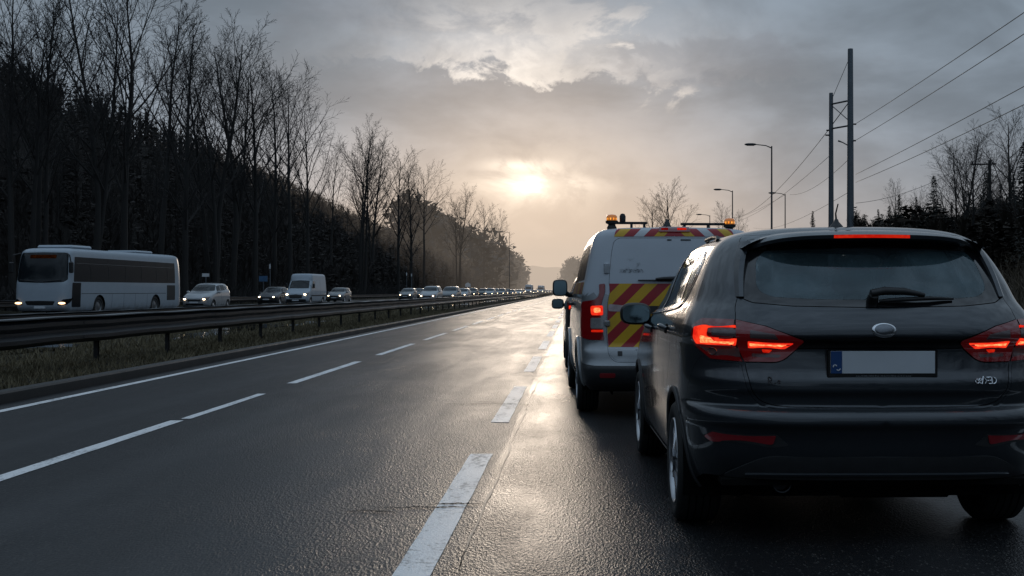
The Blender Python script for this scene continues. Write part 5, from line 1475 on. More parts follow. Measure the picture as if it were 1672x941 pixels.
place_oncoming('h', 661, 150, C_GREY, 'grey saloon, left one of two side by side ahead of the silver cars', -2)
place_oncoming('h', 678, 163, C_DARK, 'dark car half hidden beside the grey saloon in the left lane', -2)
place_oncoming('s', 697, 121, C_SILVER, 'silver car with bright headlights nearest the bend in the guardrail', -4)
place_oncoming('s', 730, 130, C_GREY, 'mid grey car right behind the bright silver one', -4)
place_oncoming('h', 751, 160, C_SILVER, 'small silver car following the mid grey one', -4)
pv = panel_van('panel_van'); pv.location = (-22.55, 95, .012); pv.rotation_euler = (0, 0, R(-3)); tag(pv, 'tall white panel van with both headlights lit on the opposite road', 'van')
rng = random.Random(12)
cols = [C_SILVER, C_DARK, C_BLACK, C_WHITE, C_BLUE, C_GREY, C_GREY]
FARG = 'distant oncoming cars with lit headlights'
for px, Y_ in [(768,205),(786,232),(798,226),(808,262),(817,255),(826,300),(833,285),(841,335),(846,318),(852,372),(857,400),(868,352),(872,430),(876,480),(888,470),(893,540),(897,620),(900,700)]:
    place_oncoming(rng.choice('hs'), px, Y_, rng.choice(cols), 'distant oncoming car with headlights lit among the far queue', -3, FARG)
for px, Y_, lab in ((862, 345, 'distant pale van standing above the far queue of cars'), (882, 395, 'largest pale van at the far end of the queue of cars')):
    o = copy_tree(pv); o.location = ((px-VX)*Y_/FPX, Y_, .012); tag(o, lab, 'van'); o.scale = (1.1, 1.1, 1.15)
lead = leaving_car('leading_car'); lead.location = (.77, 18.2, 0); lead.rotation_euler = (0, 0, R(1.2)); paint_tree(lead, C_BLACK)
tag(lead, 'black car mostly hidden ahead of the chevron van', 'car')
for px, Y_, c in [(899,520,C_BLACK),(903,560,C_DARK),(906,610,C_BLACK),(908,660,C_RED),(911,720,C_DARK),(913,790,C_BLACK)]:
    o = copy_tree(lead); o.location = ((px-VX)*Y_/FPX+1.5, Y_, 0); paint_tree(o, c); tag(o, 'tiny dark car with red tail lights far ahead on the same road', 'car', 'far cars driving ahead')
# ------------------------------------------------------------------ guardrails, lamps, poles, wires, signs
def guardrail(name, x, y0, y1, step, label, side=1, zb=.10, first_posts=100, xf=None):
    root = thing(name, label, 'guardrail', ((xf(y0) if xf else x), y0, zb))
    fx = (lambda y: xf(y)) if xf else (lambda y: x+curve_x(y))
    x0 = fx(y0)
    ys = np.concatenate([np.arange(y0, min(y1, 120), 1.0), np.arange(120, y1, 6)]) if y1 > 120 else np.arange(y0, y1+.1, 1.0)
    # W-beam towards the road, backed by a second beam, under a flat cap
    w = [(.0,.36),(.012,.36),(.03,.385),(.085,.42),(.085,.475),(.02,.535),(.02,.575),(.085,.635),(.085,.69),(.03,.725),(.012,.745),(.0,.745)]
    def loft(prof, nm, mat, close=True, zo=0):
        n = len(prof); vs = []
        for y in ys:
            sag = .006*math.sin(y*1.9)
            for a, z in prof: vs.append((fx(y)-x0+a, y-y0, z+sag+zo))
        fs = [(i*n+j, i*n+(j+1) % n, (i+1)*n+(j+1) % n, (i+1)*n+j) for i in range(len(ys)-1) for j in range(n if close else n-1)]
        return shade_auto(mesh_obj(nm, vs, fs, mat, root, True), 30)
    loft([(a*side+.0*side, z) for a, z in w], 'rail', M['rail'])
    loft([(-a*side-.14*side, z) for a, z in w], 'rail', M['rail'])
    loft([(-.16*side-.02*side,.748),(.10*side,.748),(.105*side,.765),(-.185*side,.765)], 'rail_cap', M['railtop'])
    py = y0+.5; k = 0; extra = MB(); post0 = None; spl = MB()
    while py < y1:
        pm = MB()
        pts = (-.11, -.03, -.045, .045, -.25, .75)
        if k < first_posts:
            if post0 is None:
                pm.box(-.112*side-.03, -.112*side+.03, -.045, -.035, -.3, .74).box(-.112*side-.03, -.112*side+.03, .035, .045, -.3, .74).box(-.112*side-.004, -.112*side+.004, -.035, .035, -.3, .74)
                pm.box(-.14 if side > 0 else 0, 0 if side > 0 else .14, -.06, .06, .50, .60)
                post0 = pm.build('post', M['railpost'], root); post0.location = (fx(py)-x0, py-y0, 0)
            else:
                c = post0.copy(); COL.objects.link(c); c.location = (fx(py)-x0, py-y0, 0)
        else:
            extra.box(fx(py)-x0-.112*side-.03, fx(py)-x0-.112*side+.03, py-y0-.045, py-y0+.045, -.3, .74)
        py += step; k += 1
    if extra.v: tag(extra.build('far_posts', M['railpost'], root), kind='stuff')
    # overlap joints with bolts
    j = MB(); q = y0+3
    while q < min(y1, 90):
        for z0, z1 in ((.42,.475),(.635,.69)):
            j.box(fx(q)-x0+(.086 if side > 0 else -.090), fx(q)-x0+(.090 if side > 0 else -.086), q-y0-.16, q-y0+.16, z0+.004, z1-.004)
        q += step*2
    j.build('rail_joint', M['rail'], root)
    return root
M['rail'] = simple('rail_steel', (.018, .0205, .025), .38, metal=.6, var=.5, scale=1.4)
M['railtop'] = simple('rail_cap_skylit', (.16, .17, .18), .42, metal=.4, var=.4, scale=1.6)  # paler colour paints in the sky light on top of the rail
M['railpost'] = simple('rail_post', (.022, .022, .023), .6, metal=.3, var=.4, scale=3)
guardrail('guardrail', -7.6, 2.0, 620, 3.3, 'dark double steel guardrail along the grass verge beside the near road')
guardrail('guardrail', 0, 55, 330, 4.0, 'far steel guardrail at the foot of the wood behind the opposite road', 1, -.05, 60, xf=lambda y: opp_far(y)-1.1)
guardrail('guardrail', 8.9, 12, 70, 4.0, 'short stretch of guardrail right of the grey hatchback', -1, .05, 20)
guardrail('guardrail', 0, 25, 150, 4.0, 'low dark guardrail along the near edge of the opposite road', 1, -.36, 40, xf=lambda y: opp_near(y)+.7)

def street_lamp(x, y, h, arm, label, dbl=False, z0=0, group=None, nm='street_lamp', th=1.0):
    root = thing(nm, label, 'street lamp', (x, y, z0), 0, group)
    pl = MB().lathe([(0,.11*th),(.9,.105*th),(.95,.075*th),(h-.05,.042*th),(h,.04*th),(h,0)], (0,0,0), 'z', 12)
    shade_auto(pl.build('pole', M['polesdark'], root), 40)
    for s in ((-1, 1) if dbl else (-1,)):
        MB().tube([(0,0,h-.12), (s*arm*.35,0,h+.03), (s*arm,0,h+.10)], [.035,.03,.028], 8).build('arm', M['polesdark'], root, True)
        hd = MB().ellipsoid((s*(arm+.28), 0, h+.10), (.36, .14, .075), 16, 8, .8)
        ho = hd.build('lamp_head', M['polesdark'], root, True)
        MB().box(s*(arm+.28)-.22, s*(arm+.28)+.22, -.09, .09, h+.022, h+.03).build('lamp_lens', M['clearlens'], ho)
def at(px, Y_): return (px-VX)*Y_/FPX
street_lamp(at(1260,71), 71, 9.95, 1.0, 'tallest grey street lamp left of the twin steel poles')
street_lamp(at(1196,102), 102, 9.9, 1.0, 'dark street lamp rising behind the amber beacon of the van')
street_lamp(at(1159,140), 140, 10.2, 1.0, 'small distant street lamp left of the van antenna post')
street_lamp(at(1282,108), 108, 10.1, .9, 'slim distant street lamp between the tall lamp and the twin poles')
street_lamp(at(832,173), 173, 9.8, .9, 'thin lone street lamp in the median against the tree line', th=.6)
street_lamp(at(962,560), 560, 21, 1.6, 'faint thin street lamp showing just left of the van roof')
street_lamp(at(953,690), 690, 22, 1.8, 'very faint far street lamp beside the van window')

# twin steel poles braced together
def h_frame():
    Y0 = 60.0; xa = at(1388.5, Y0); xb = at(1357, Y0+1.4)
    root = thing('utility_pole', 'pair of tall grey steel poles braced together above the hatchback roof', 'utility pole', (xa, Y0, 0))
    za = CAMH+(VY-80)*Y0/FPX; zb = CAMH+(VY-152)*(Y0+1.4)/FPX
    shade_auto(MB().lathe([(-.5,.20),(3,.19),(za-.1,.135),(za,.13),(za,0)], (0,0,0), 'z', 16).build('pole', M['pole'], root), 40)
    dx = xb-xa
    shade_auto(MB().lathe([(-.5,.155),(3,.15),(zb-.1,.105),(zb,.10),(zb,0)], (dx,1.4,0), 'z', 16).build('pole', M['pole'], root), 40)
    zz = lambda y: CAMH+(VY-y)*Y0/FPX
    for y in (164, 205): MB().tube([(0,0,zz(y)), (dx,1.4,zz(y)+.02)], .045, 8).build('cross_arm', M['polesdark'], root)
    for a, b_ in ((166, 198), (198, 166)): MB().tube([(-.05,0,zz(a)), (dx+.05,1.4,zz(b_))], .022, 6).build('brace', M['polesdark'], root)
    MB().tube([(-.05,0,zz(95)), (dx,1.4,zz(158))], .014, 6).build('stay', M['polesdark'], root)
    MB().tube([(-.1,0,zz(238)), (-.35,.2,zz(232)), (-.55,.3,zz(229))], [.03,.03,.05], 6).build('bracket', M['polesdark'], root)
    for x, y, z in ((.2,0,zz(203)), (.18,0,zz(230)), (dx-.15,1.4,zz(207)), (dx-.2,1.4,zz(215))):
        MB().lathe([(-.10,.0),(-.10,.03),(-.06,.05),(-.03,.03),(0,.05),(.03,.03),(.06,.05),(.10,.03),(.10,0)], (x,y,z), 'x', 10).build('insulator', M['darkmetal'], root)
h_frame()
def P3(px, py, Y_): return np.array((at(px, Y_), Y_, CAMH+(VY-py)*Y_/FPX))
def wire(a, b_, sag, label, ext=0, r=.012):
    a, b_ = np.array(a), np.array(b_)
    if ext: b_ = a+(b_-a)*ext
    pts = [a+(b_-a)*t-np.array((0,0,sag*4*t*(1-t))) for t in np.linspace(0, 1, 24)]
    rad = [r]*24
    o = MB().tube(pts, rad, 5).build('power_line', M['polesdark'], None, True); tag(o, label, 'power line'); return o
wire(P3(1396,203,60), P3(1672,15,30), .1, 'topmost wire running from the twin poles out past the upper right', 1.5)
wire(P3(1396,230,60), P3(1672,50,30), .1, 'second wire from the twin poles, just below the topmost', 1.5)
wire(P3(1397,285,62), P3(1672,136,32), .1, 'third wire right of the twin poles, steep like the two above', 1.5)
wire(P3(1397,298,62), P3(1672,163,32), .15, 'lowest of the four steep wires right of the twin poles', 1.5)
wire(P3(1397,332,70), P3(1580,268,66), .4, 'thin wire sloping gently from the twin poles to the dark snag')
wire(P3(1353,212,61.4), P3(1196,355,150), 1.2, 'sagging wire dropping left from the shorter twin pole to a far lamp', 1.0, .016)
wire(P3(1353,256,61.4), P3(1200,362,150), .6, 'lower wire dropping left from the shorter twin pole')
wire(P3(1384,262,60), P3(1290,318,110), .5, 'short wire running from the taller pole towards the slim lamp')
wire(P3(1282,318,108), P3(1158,362,190), .8, 'faint wire hanging between the slim distant lamps')
wire(P3(1384,315,60), P3(1230,372,170), .8, 'lowest faint wire crossing behind the twin poles')

def pole_with_arm(px, Y_, top, armdx, label):
    z = CAMH+(VY-top)*Y_/FPX
    root = thing('utility_pole', label, 'utility pole', (at(px, Y_), Y_, 0))
    shade_auto(MB().lathe([(-.5,.14),(z,.09),(z,0)], (0,0,0), 'z', 10).build('pole', M['bark'], root), 40)
    MB().tube([(-armdx,0,z-.25), (armdx*.35,0,z-.2)], .05, 6).build('cross_arm', M['bark'], root)
    MB().lathe([(0,.05),(.08,.06),(.16,.03),(.16,0)], (-armdx*.9,0,z-.2), 'z', 8).build('insulator', M['darkmetal'], root)
pole_with_arm(1616, 68, 262, 1.1, 'dark wooden pole with a short cross arm among the right-hand trees')

def sign(name, px, Y_, zc, w, h, mat, label, shape='rect', arm=0):
    root = thing(name, label, 'sign', (at(px, Y_), Y_, -.05))
    if shape == 'house': poly = [(-w/2, zc-h/2), (w/2, zc-h/2), (w/2, zc+h*.15), (0, zc+h/2), (-w/2, zc+h*.15)]
    else: poly = [(-w/2, zc-h/2), (w/2, zc-h/2), (w/2, zc+h/2), (-w/2, zc+h/2)]
    MB().prism(poly, 'y', -.05, -.02).build('panel', mat, root)
    inner = [(a*.86, zc+(b_-zc)*.86) for a, b_ in poly]
    MB().prism(inner, 'y', -.055, -.051).build('face', mat, root)
    MB().lathe([(-.2,.05),(zc+h*.3,.05),(zc+h*.3,0)], (0,0,0), 'z', 10).build('post', M['pole'], root)
M['bluesign'] = simple('sign_blue', (.06, .14, .26), .4, var=.4, scale=3)
sign('road_sign', 430, 118, 2.5, .85, .55, M['bluesign'], 'small blue road sign in front of the dark wood above the dark saloon')
sign('road_sign', 764, 330, 3.0, 1.5, 1.3, M['white'], 'white house-shaped road sign at the foot of the far trees', 'house')
sign('road_sign', 336, 98, 2.6, .6, .28, M['white'], 'small white sign above the silver estate car')
def marker_post(px, Y_, h, label):
    root = thing('marker_post', label, 'post', (at(px, Y_), Y_, -.05))
    MB().lathe([(-.2,.06),(h*.8,.055),(h,.05),(h,0)], (0,0,0), 'z', 10).build('pole', M['pole'], root)
    MB().box(-.08, .08, -.075, -.06, h*.86, h*.97).build('cap_plate', M['white'], root)
marker_post(441, 119, 4.1, 'pale steel post just right of the small blue sign')
marker_post(664, 205, 4.6, 'left one of two thin pale posts before the wood')
marker_post(672, 205, 4.4, 'right one of two thin pale posts before the wood')
# ------------------------------------------------------------------ trees and undergrowth
class Twigs:
    def __init__(s): s.v = []; s.f = []
    def add(s, pts, rads, sides):
        b = len(s.v); pts = np.array(pts); n = len(pts)
        d = pts[-1]-pts[0]; d = d/(np.linalg.norm(d)+1e-9)
        ref = np.array((0,0,1.)) if abs(d[2]) < .8 else np.array((1.,0,0))
        u = np.cross(ref, d); u /= np.linalg.norm(u); w = np.cross(d, u)
        for i in range(n):
            for k in range(sides):
                a = 2*math.pi*k/sides
                s.v.append(pts[i]+rads[i]*(math.cos(a)*u+math.sin(a)*w))
        for i in range(n-1):
            for k in range(sides):
                s.f.append((b+i*sides+k, b+i*sides+(k+1) % sides, b+(i+1)*sides+(k+1) % sides, b+(i+1)*sides+k))
def rot_about(d, ang, az):
    ref = np.array((0,0,1.)) if abs(d[2]) < .95 else np.array((1.,0,0))
    u = np.cross(d, ref); u /= np.linalg.norm(u); w = np.cross(d, u)
    return math.cos(ang)*d+math.sin(ang)*(math.cos(az)*u+math.sin(az)*w)
def bare_tree_mesh(seed, H=22, start=.35, spread=.30, n1=18, fork=0, lean=0, dens=1.0, tw=1.25, ang0=40):
    rng = random.Random(seed); trunk = Twigs(); crown = Twigs()
    def grow(p, d, L, r, lev, rend=.25):
        nseg = (14, 7, 4, 2)[lev]; pts = [p]; dd = d; 
        wob = (.03, .055, .065, .07)[lev]; up = (.02, .05, .035, .02)[lev]
        for i in range(nseg):
            dd = dd+np.array((rng.gauss(0, wob), rng.gauss(0, wob), rng.gauss(0, wob)+up)); dd /= np.linalg.norm(dd)
            p = p+dd*L/nseg; pts.append(p)
        rads = [max(.008*tw, r*(1-(1-rend)*(i/nseg)**.9)) for i in range(nseg+1)]
        (trunk if lev == 0 else crown).add(pts, rads, (8, 5, 3, 3)[lev])
        if lev == 3: return
        n = int(((n1, 9, 7)[lev])*dens+.5) if lev else n1
        t0 = (start, .22, .15)[lev]; az = rng.uniform(0, 6)
        for k in range(n):
            t = t0+(1-t0)*((k+rng.random())/n)
            t = min(.99, t); q = t*nseg; i = int(q); pp = pts[i]+(pts[min(i+1, nseg)]-pts[i])*(q-i)
            dl = pts[min(i+1, nseg)]-pts[i] if i < nseg else dd; dl = dl/(np.linalg.norm(dl)+1e-9)
            az += 2.4+rng.uniform(-.5, .5)
            an = R((ang0-12*t, 36, 36)[lev]+rng.uniform(-10, 12))
            if lev == 0: Lc = H*spread*1.3*(1.12-.75*(t-t0)/(1-t0))*rng.uniform(.7, 1.15)*(.55+.45*min(1, (t-t0)*6))
            else: Lc = L*(.48, .50, .46)[lev]*(1.05-.55*t)*rng.uniform(.7, 1.2)
            rc = max(.010*tw, rads[i]*(.52, .52, .55)[lev])
            grow(pp, rot_about(dl, an, az), Lc, rc, lev+1)
    r0 = H*.0132
    d0 = np.array((lean, 0, 1.)); d0 /= np.linalg.norm(d0)
    grow(np.array((0,0,-.5)), d0, H*.97, r0, 0, .12)
    for k in range(fork):
        a = rng.uniform(0, 6.28); grow(np.array((.25*math.cos(a), .25*math.sin(a), -.3)), rot_about(d0, R(rng.uniform(5, 10)), a), H*rng.uniform(.8, .93), r0*.8, 0, .12)
    return (np.array(trunk.v), trunk.f), (np.array(crown.v), crown.f)
VARS = []
for seed, kw in [(1, dict()), (2, dict(fork=1, spread=.26)), (3, dict(start=.45, spread=.24, n1=16)), (4, dict(fork=2, n1=13, spread=.27, start=.4)), (5, dict(lean=.09, spread=.33)), (6, dict(start=.25, spread=.22, n1=22, ang0=32)), (7, dict(start=.5, spread=.36, n1=15, ang0=44))]:
    t_, c_ = bare_tree_mesh(seed, **kw); VARS.append((t_, c_))
tmesh = {}
def bare_tree(x, y, z, h, var, rz, label, group=None, wide=1.0, name='bare_tree'):
    root = thing(name, label, 'tree', (x, y, z), rz, group)
    k = h/22.0; root.scale = (k*wide, k*wide, k)
    for part, i in (('trunk', 0), ('crown', 1)):
        if (var, i) not in tmesh:
            o = mesh_obj(part, *VARS[var][i], M['bark'] if i == 0 else M['twig'], root, True); tmesh[(var, i)] = o.data
        else:
            o = bpy.data.objects.new(part, tmesh[(var, i)]); COL.objects.link(o); o.parent = root
    return root
rng = random.Random(77)
# row in front of the wood on the left: photo column, top row, lateral distance, variant
LEFT = [(18,-25,34,0,'leftmost tall bare tree behind the coach front'),(62,-20,33,3,'tall forked bare tree above the front half of the coach'),(150,-45,33,1,'tall bare tree above the middle of the coach, top cut by the frame'),
 (205,-30,32.5,4,'leaning tall bare tree above the rear half of the coach'),(262,20,36,2,'slim bare tree between the leaning one and the coach tail'),(302,40,33,5,'narrow bare tree rising above the silver estate car'),
 (352,55,33,3,'broad forked bare tree right of the silver estate car'),(378,72,35,1,'bare tree with many stems left of the small blue sign'),(418,105,33,0,'bare tree rising straight above the small blue sign'),
 (447,120,36,5,'narrow bare tree just left of the white panel van'),(474,150,33,6,'wide bare tree above the white panel van'),(503,180,34,0,'bare tree right of the white panel van'),
 (541,245,38,2,'small pale bare tree standing back behind the others'),(592,208,33,3,'large rounded bare tree standing clear in the middle of the row'),(612,240,36,1,'bare tree just right of the large rounded one'),
 (650,255,33,0,'dense bare tree above the two thin posts'),(672,280,34,5,'narrow bare tree above the bright silver car'),(692,285,35,6,'bare tree with drooping side limbs above the silver car'),
 (750,312,33,3,'round-topped bare tree above the small silver car'),(790,340,33,0,'bare tree near the house-shaped sign'),(812,348,34,1,'last clear bare tree of the row before the haze')]
for px, top, d, var, lab in LEFT:
    Y_ = d*FPX/(VX-px); x = -d; z = ground_z(x, Y_); ztop = CAMH+(VY-top)*Y_/FPX
    bare_tree(x, Y_, z, (ztop-z)*1.02, var, rng.uniform(0, 6.28), lab, 'tall bare trees along the opposite road', rng.uniform(.85, 1.1))
GB = 'thinner bare trees in the wood behind the row'
for i in range(34):
    d = rng.uniform(34.5, 48); px = rng.uniform(-40, 850) if i > 12 else rng.uniform(-40, 420)
    Y_ = d*FPX/(VX-px); x = -d; z = ground_z(x, Y_)
    bare_tree(x, Y_, z, rng.uniform(8, 13), rng.choice([0, 2, 2, 5, 5, 6, 1]), rng.uniform(0, 6.28), 'thin dark bare tree among many in the wood behind the tall row', GB, rng.uniform(.6, .9))

# the wooded hillside: one mass of trunks, twigs and needle clumps
def wood_mass(name, spots, seed, conifer=.35, mat=None, dens=1.0):
    rng = np.random.default_rng(seed); V = []; F = []
    def tri(c, s):
        a = rng.normal(size=(3, 3))*s+c; b = len(V); V.extend(a); F.append((b, b+1, b+2))
    for x, y, h in spots:
        z = ground_z(x, y)-.3; b = len(V); r = .05+.006*h
        top = np.array((x+rng.normal()*.4, y, z+h))
        V.extend([(x-r, y, z), (x+r, y, z), (x, y+r, z), top]); F.extend([(b, b+1, b+3), (b+1, b+2, b+3), (b+2, b, b+3)])
        con = rng.random() < conifer
        n = int((70 if con else 46)*dens*(1.4 if y < 160 else .8))
        for k in range(n):
            t = rng.random()
            if con:
                hh = z+h*(.12+.88*t); rad = h*.20*(1-t)+.12; a = rng.random()*6.28; q = rad*math.sqrt(rng.random())
                c = np.array((x+q*math.cos(a), y+q*math.sin(a), hh-.25*q)); s = (.17+.02*h*(1-t))*(.75 if y < 160 else 1.3)
                a3 = rng.normal(size=(3, 3))*np.array((s*1.3, s*1.3, s*.5))+c; bb = len(V); V.extend(a3); F.append((bb, bb+1, bb+2))
            else:
                hh = z+h*(.30+.55*t); a = rng.random()*6.28; L = h*(.10+.18*rng.random())*(1.1-.5*t)
                p = np.array((x, y, hh)); q = p+np.array((math.cos(a)*L*.6, math.sin(a)*L*.6, L*.9)); w = np.array((.05, 0, .02))*(1 if y < 160 else 2)
                bb = len(V); V.extend([p-w, p+w, q]); F.append((bb, bb+1, bb+2))
    o = mesh_obj(name, V, F, mat or M['wood_mass'], None, False)
    return o
rs = random.Random(31)
sp = []
for i in range(4400):
    y = rs.uniform(30, 700) if i < 4000 else rs.uniform(-160, 30); d = rs.uniform(36, 118)  # the last ones stand unseen behind the viewpoint, added for reflections
    sp.append((-d+curve_x(y), y, rs.uniform(4.5, 9) if y > 0 else rs.uniform(10, 18)))
for i in range(1900):
    y = rs.uniform(40, 560); d = rs.uniform(35, 52); sp.append((-d+curve_x(y), y, rs.uniform(3, 6.5)))
tag(wood_mass('hillside_wood', sp, 1, .38), 'dark mass of bare trees and conifers covering the hillside', 'wood', kind='stuff')
# undergrowth at the foot of the wood and along the verges
def scrub(name, spots, seed, mat, hs=(.5, 3.0), w=.02, n=14):
    rng = np.random.default_rng(seed); V = []; F = []
    for x, y in spots:
        z = ground_z(x, y)-.05; H = rng.uniform(*hs)
        for k in range(n):
            p = np.array((x+rng.normal()*.5, y+rng.normal()*.5, z)); q = p+np.array((rng.normal()*.35*H, rng.normal()*.35*H, H*rng.uniform(.5, 1.1))); m_ = (p+q)/2+rng.normal(size=3)*.12*H
            ww = np.array((w, 0, 0)); b = len(V); V.extend([p-ww, p+ww, m_+ww*.8, m_-ww*.8, q]); F.extend([(b, b+1, b+2, b+3), (b+3, b+2, b+4)])
    return mesh_obj(name, V, F, mat, None, False)
sp = [(-rs.uniform(32.5, 42)+curve_x(y), y) for y in [rs.uniform(40, 420) for _ in range(3200)]]
tag(scrub('undergrowth', sp, 5, M['twig']), 'tangled brown undergrowth at the foot of the wood', 'undergrowth', kind='stuff')
# far woods closing the view
def leafy_mass(name, spots, seed, mat, leaf=.5):
    rng = np.random.default_rng(seed); V = []; F = []
    for x, y, h in spots:
        z = ground_z(x, y)-.3; b = len(V); V.extend([(x-.2, y, z), (x+.2, y, z), (x, y, z+h*.8)]); F.append((b, b+1, b+2))
        for k in range(110):
            a = rng.random()*6.28; u = rng.random()**.5; ph = rng.random()
            rad = h*.30*math.sin(math.pi*(.12+.80*ph))*u
            c = np.array((x+rad*math.cos(a), y+rad*math.sin(a), z+h*(.12+.88*ph)))
            a3 = rng.normal(size=(3, 3))*leaf*rng.uniform(.5, 1.4)+c; bb = len(V); V.extend(a3); F.append((bb, bb+1, bb+2))
    return mesh_obj(name, V, F, mat, None, False)
M['farwood'] = simple('far_wood', (.030, .028, .026), .95, var=.4, scale=.1)
sp = [(-rs.uniform(30, 70)+curve_x(y), y, rs.uniform(17, 26)) for y in [rs.uniform(420, 1250) for _ in range(420)]]
tag(leafy_mass('far_wood', sp, 8, M['farwood'], 1.0), 'hazy line of trees narrowing to the far left end of the road', 'wood', kind='stuff')
sp = [(rs.uniform(11, 70)+curve_x(y), y, rs.uniform(14, 24)) for y in [rs.uniform(560, 1250) for _ in range(200)]]+[(rs.uniform(9, 48)+curve_x(y), y, rs.uniform(20, 31)) for y in [rs.uniform(950, 1170) for _ in range(200)]]
tag(leafy_mass('far_wood', sp, 9, M['farwood'], 1.1), 'pale hazy trees closing the road beside the van mirror', 'wood', kind='stuff')
# distant hill
def far_hill():
    xs = np.linspace(-900, 900, 70); vs = []
    for x in xs:
        h = 26*math.exp(-((x+40)/200)**2)+20*math.exp(-((x-420)/240)**2)+26+3*math.sin(x*.05)+2*math.sin(x*.13)
        vs += [(x, 2300, -5), (x, 2500, h)]
    o = mesh_obj('far_hill', vs, [(2*i, 2*i+2, 2*i+3, 2*i+1) for i in range(len(xs)-1)], M['farwood']); tag(o, kind='structure')
far_hill()

# right-hand side
def conifer_mesh(seed, H=10, wid=.24, gap=.0):
    rng = np.random.default_rng(seed); V = []; F = []
    nl = int(H*6)
    for i in range(nl):
        t = (i+.5)/nl; z = H*(.10+.90*t); L = H*wid*(1-t)**.85*rng.uniform(.6, 1.15)+.06
        for k in range(9):
            a = rng.random()*6.28; l = L*rng.uniform(.55, 1.1)
            d = np.array((math.cos(a), math.sin(a), 0)); side = np.array((-d[1], d[0], 0))
            if rng.random() < gap: continue
            for j in range(9):
                u = (j+rng.random())/9; c = np.array((0,0,z))+d*l*u+np.array((0,0,-.35*l*u*u+.12*l*u))
                s = (.12+.20*(1-u))*rng.uniform(.6, 1.4)*(.7+.05*H)*(.30+.70*(1-t))
                q = side*s*rng.choice((-1, 1)); b = len(V)
                V.extend([c, c+d*s*.7+np.array((0,0,rng.normal()*.06)), c+q+d*s*.5+np.array((0,0,-.25*s))]); F.append((b, b+1, b+2))
    return np.array(V), F
CON = [conifer_mesh(1, 10, .27, .1), conifer_mesh(2, 10, .36, .2), conifer_mesh(3, 10, .20, .1)]
cmesh = {}
def conifer(px, Y_, top, var, label, group='conifers on the right bank', wide=1.0):
    x = at(px, Y_); z = ground_z(x, Y_); h = CAMH+(VY-top)*Y_/FPX-z
    root = thing('conifer', label, 'tree', (x, Y_, z), rng.uniform(0, 6), group); k = h/10
    root.scale = (k*wide, k*wide, k)
    if var not in cmesh:
        o = mesh_obj('crown', *CON[var], M['needle'], root, False); cmesh[var] = o.data
        t = MB().lathe([(-.4,.14),(5,.08),(10.0,.012)], (0,0,0), 'z', 7).build('trunk', M['bark'], root, True); cmesh['t'] = t.data
    else:
        for n_, key in (('crown', var), ('trunk', 't')):
            o = bpy.data.objects.new(n_, cmesh[key]); COL.objects.link(o); o.parent = root
conifer(1525, 72, 288, 1, 'broad dark conifer between the twin poles and the snag', wide=1.1)
conifer(1468, 84, 318, 0, 'medium conifer left of the broad dark one')
conifer(1496, 90, 322, 2, 'narrow dark conifer behind the low spreading bare tree')
conifer(1602, 78, 318, 0, 'dark conifer behind the thick snag')
conifer(1452, 110, 336, 0, 'distant conifer third right of the twin poles')
conifer(1655, 64, 290, 1, 'wide conifer filling the gap beside the right edge')
conifer(1327, 120, 345, 2, 'small thin conifer left of the twin poles')
conifer(1411, 95, 350, 0, 'small conifer just right of the twin poles')
conifer(1434, 100, 342, 2, 'slender conifer second right of the twin poles')
conifer(1554, 62, 330, 0, 'short conifer between the broad one and the snag')
conifer(1672, 58, 232, 1, 'tall dark conifer cut by the right edge of the frame', wide=1.2)
conifer(1634, 66, 300, 1, 'bushy conifer below the wooden pole')
conifer(1612, 70, 282, 1, 'broad conifer left of the bushy one', wide=1.2)
conifer(1578, 84, 312, 1, 'spreading conifer behind the bare thick-stemmed tree', wide=1.2)
conifer(1698, 46, 215, 0, 'dark conifer just outside the right edge')
def right_bare(px, Y_, top, var, label, wide=.8):
    x = at(px, Y_); z = ground_z(x, Y_); h = CAMH+(VY-top)*Y_/FPX-z
    bare_tree(x, Y_, z, h*1.02, var, rng.uniform(0, 6), label, 'bare trees on the right bank', wide)
right_bare(1648, 62, 190, 0, 'tall bare tree right of the wooden pole', 1.25)
right_bare(1573, 66, 216, 3, 'bare tree with a thick dark stem left of the wooden pole', 1.2)
right_bare(1588, 60, 262, 6, 'short dark snag beside the thick-stemmed tree', 1.5)
right_bare(1469, 86, 300, 2, 'thin bare treetop above the medium conifer', .9)
right_bare(1088, 92, 318, 4, 'wide bare tree rising behind the van roof', 1.3)
right_bare(1066, 96, 332, 0, 'small bare tree behind the van antenna', 1.0)
right_bare(1182, 110, 338, 2, 'thin bare sapling beside the lamp behind the van')
right_bare(1205, 118, 352, 0, 'small bare sapling right of the amber beacon')
sp = []
for i in range(900):
    y = rs.uniform(48, 150); px = rs.uniform(1395, 1800) if rs.random() < .85 else rs.uniform(1240, 1400)
    x = (px-VX)*y/FPX
    if x < 13: continue
    top = 338-.12*max(0, px-1480)+10*math.sin(px*.045) if px > 1395 else 372
    sp.append((x, y, max(1.5, (CAMH+(VY-top)*y/FPX-ground_z(x, y))*rs.uniform(.55, 1.05))))
tag(wood_mass('bank_thicket', sp, 3, .45, M['thicket'], 1.8), 'dark thicket of low trees on the right bank', 'thicket', kind='stuff')
sp = [((px-VX)*y/FPX, y) for px, y in [(rs.uniform(1380, 1800), rs.uniform(22, 75)) for _ in range(420)] if (px-VX)*y/FPX > 10.5]
M['drystalk'] = simple('dry_stalks', (.055, .040, .024), .9, var=.6, scale=1.5)
tag(scrub('dry_undergrowth', sp, 6, M['drystalk'], (.4, 1.8), .012, 16), 'dry brown undergrowth on the bank right of the hatchback', 'undergrowth', kind='stuff')

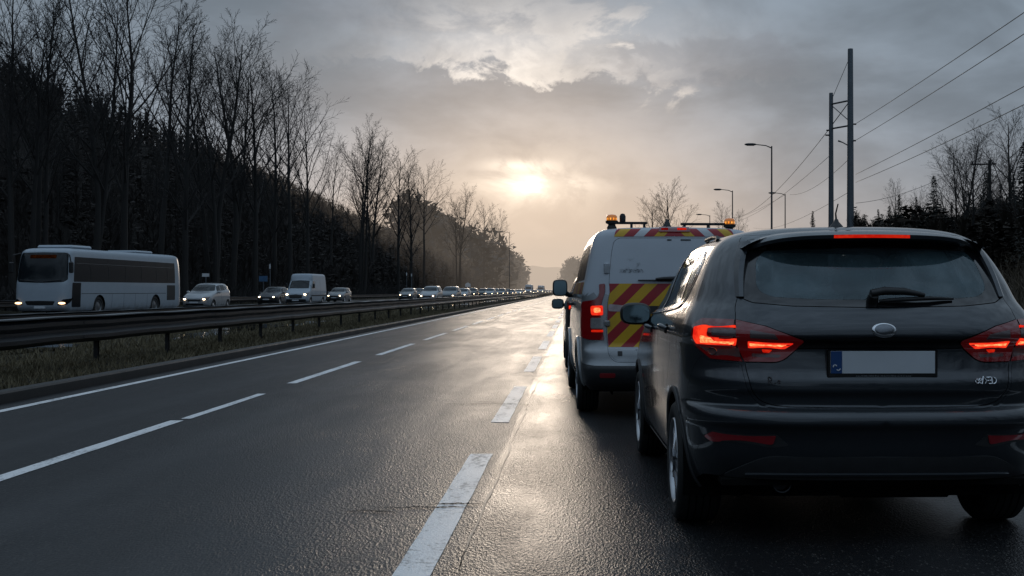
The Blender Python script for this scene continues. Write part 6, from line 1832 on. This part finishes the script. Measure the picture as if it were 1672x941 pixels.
# grass on the verges
def grass(name, n, fx, fy, seed, mat, hr=(.03, .10)):
    rng = np.random.default_rng(seed)
    y = fy(rng.random(n)); x = fx(rng.random(n), y)
    z = np.array([ground_z(a, b_) for a, b_ in zip(x, y)])-.01
    h = rng.uniform(*hr, n)*(.6+.8*rng.random(n)); a = rng.random(n)*6.28; w = .006+.00035*y
    lean = rng.normal(0, .45, (n, 2))*h[:, None]
    p = np.stack([x, y, z], 1); d = np.stack([np.cos(a)*w, np.sin(a)*w*.3, np.zeros(n)], 1)
    tip = p+np.stack([lean[:,0], lean[:,1], h], 1)
    V = np.stack([p-d, p+d, tip], 1).reshape(-1, 3); F = [(3*i, 3*i+1, 3*i+2) for i in range(n)]
    return mesh_obj(name, V, F, mat, None, False)
m, nt = new_mat('verge_grass'); v = nt.coord('Object')
c = nt.mix(nt.ramp(nt.noise(v, 1.1, 5), .35, .65), (.098, .072, .038), (.056, .047, .026)); c = nt.mix(nt.noise(v, 30, 2), c, (.17, .14, .08)); principled(nt, Base_Color=c, Roughness=.85); M['grass'] = m
tag(grass('verge_grass', 42000, lambda r, y: -6.52-2.6*r, lambda r: 8+62*r**2, 1, M['grass']), 'short dull winter grass between the kerb and the guardrail', 'grass', kind='stuff')
tag(grass('median_grass', 26000, lambda r, y: -9.0-11.5*r, lambda r: 14+76*r**1.6, 2, M['grass'], (.05, .22)), 'rough brown grass in the ditch behind the guardrail', 'grass', kind='stuff')
tag(grass('bank_grass', 14000, lambda r, y: 9.3+9*r, lambda r: 14+50*r, 3, M['drystalk'], (.1, .4)), 'dry grass on the bank at the right edge', 'grass', kind='stuff')

# the wood goes on unseen behind the viewpoint, added for the wet cars to mirror
sp = [(rs.uniform(14, 60), rs.uniform(-170, 40), rs.uniform(8, 15)) for _ in range(320)]
sp = [q for q in sp if q[1] < 30 and not (q[1] > -4 and q[0] < 20)]
tag(wood_mass('roadside_wood', sp, 14, .6, M['needle'], 1.6), 'unseen dark roadside wood right of the road near the viewpoint', 'wood', kind='stuff')

right_bare(1604, 74, 268, 0, 'low bare tree behind the wooden pole', 1.2)
right_bare(1542, 80, 300, 2, 'small bare tree right of the broad conifer', 1.2)
right_bare(1500, 88, 322, 4, 'low spreading bare tree left of the broad conifer', 1.2)
right_bare(1624, 58, 300, 4, 'low spreading bare tree just right of the wooden pole', 1.2)
right_bare(1668, 52, 262, 2, 'bare tree at the right edge beside the tall conifer', 1.3)
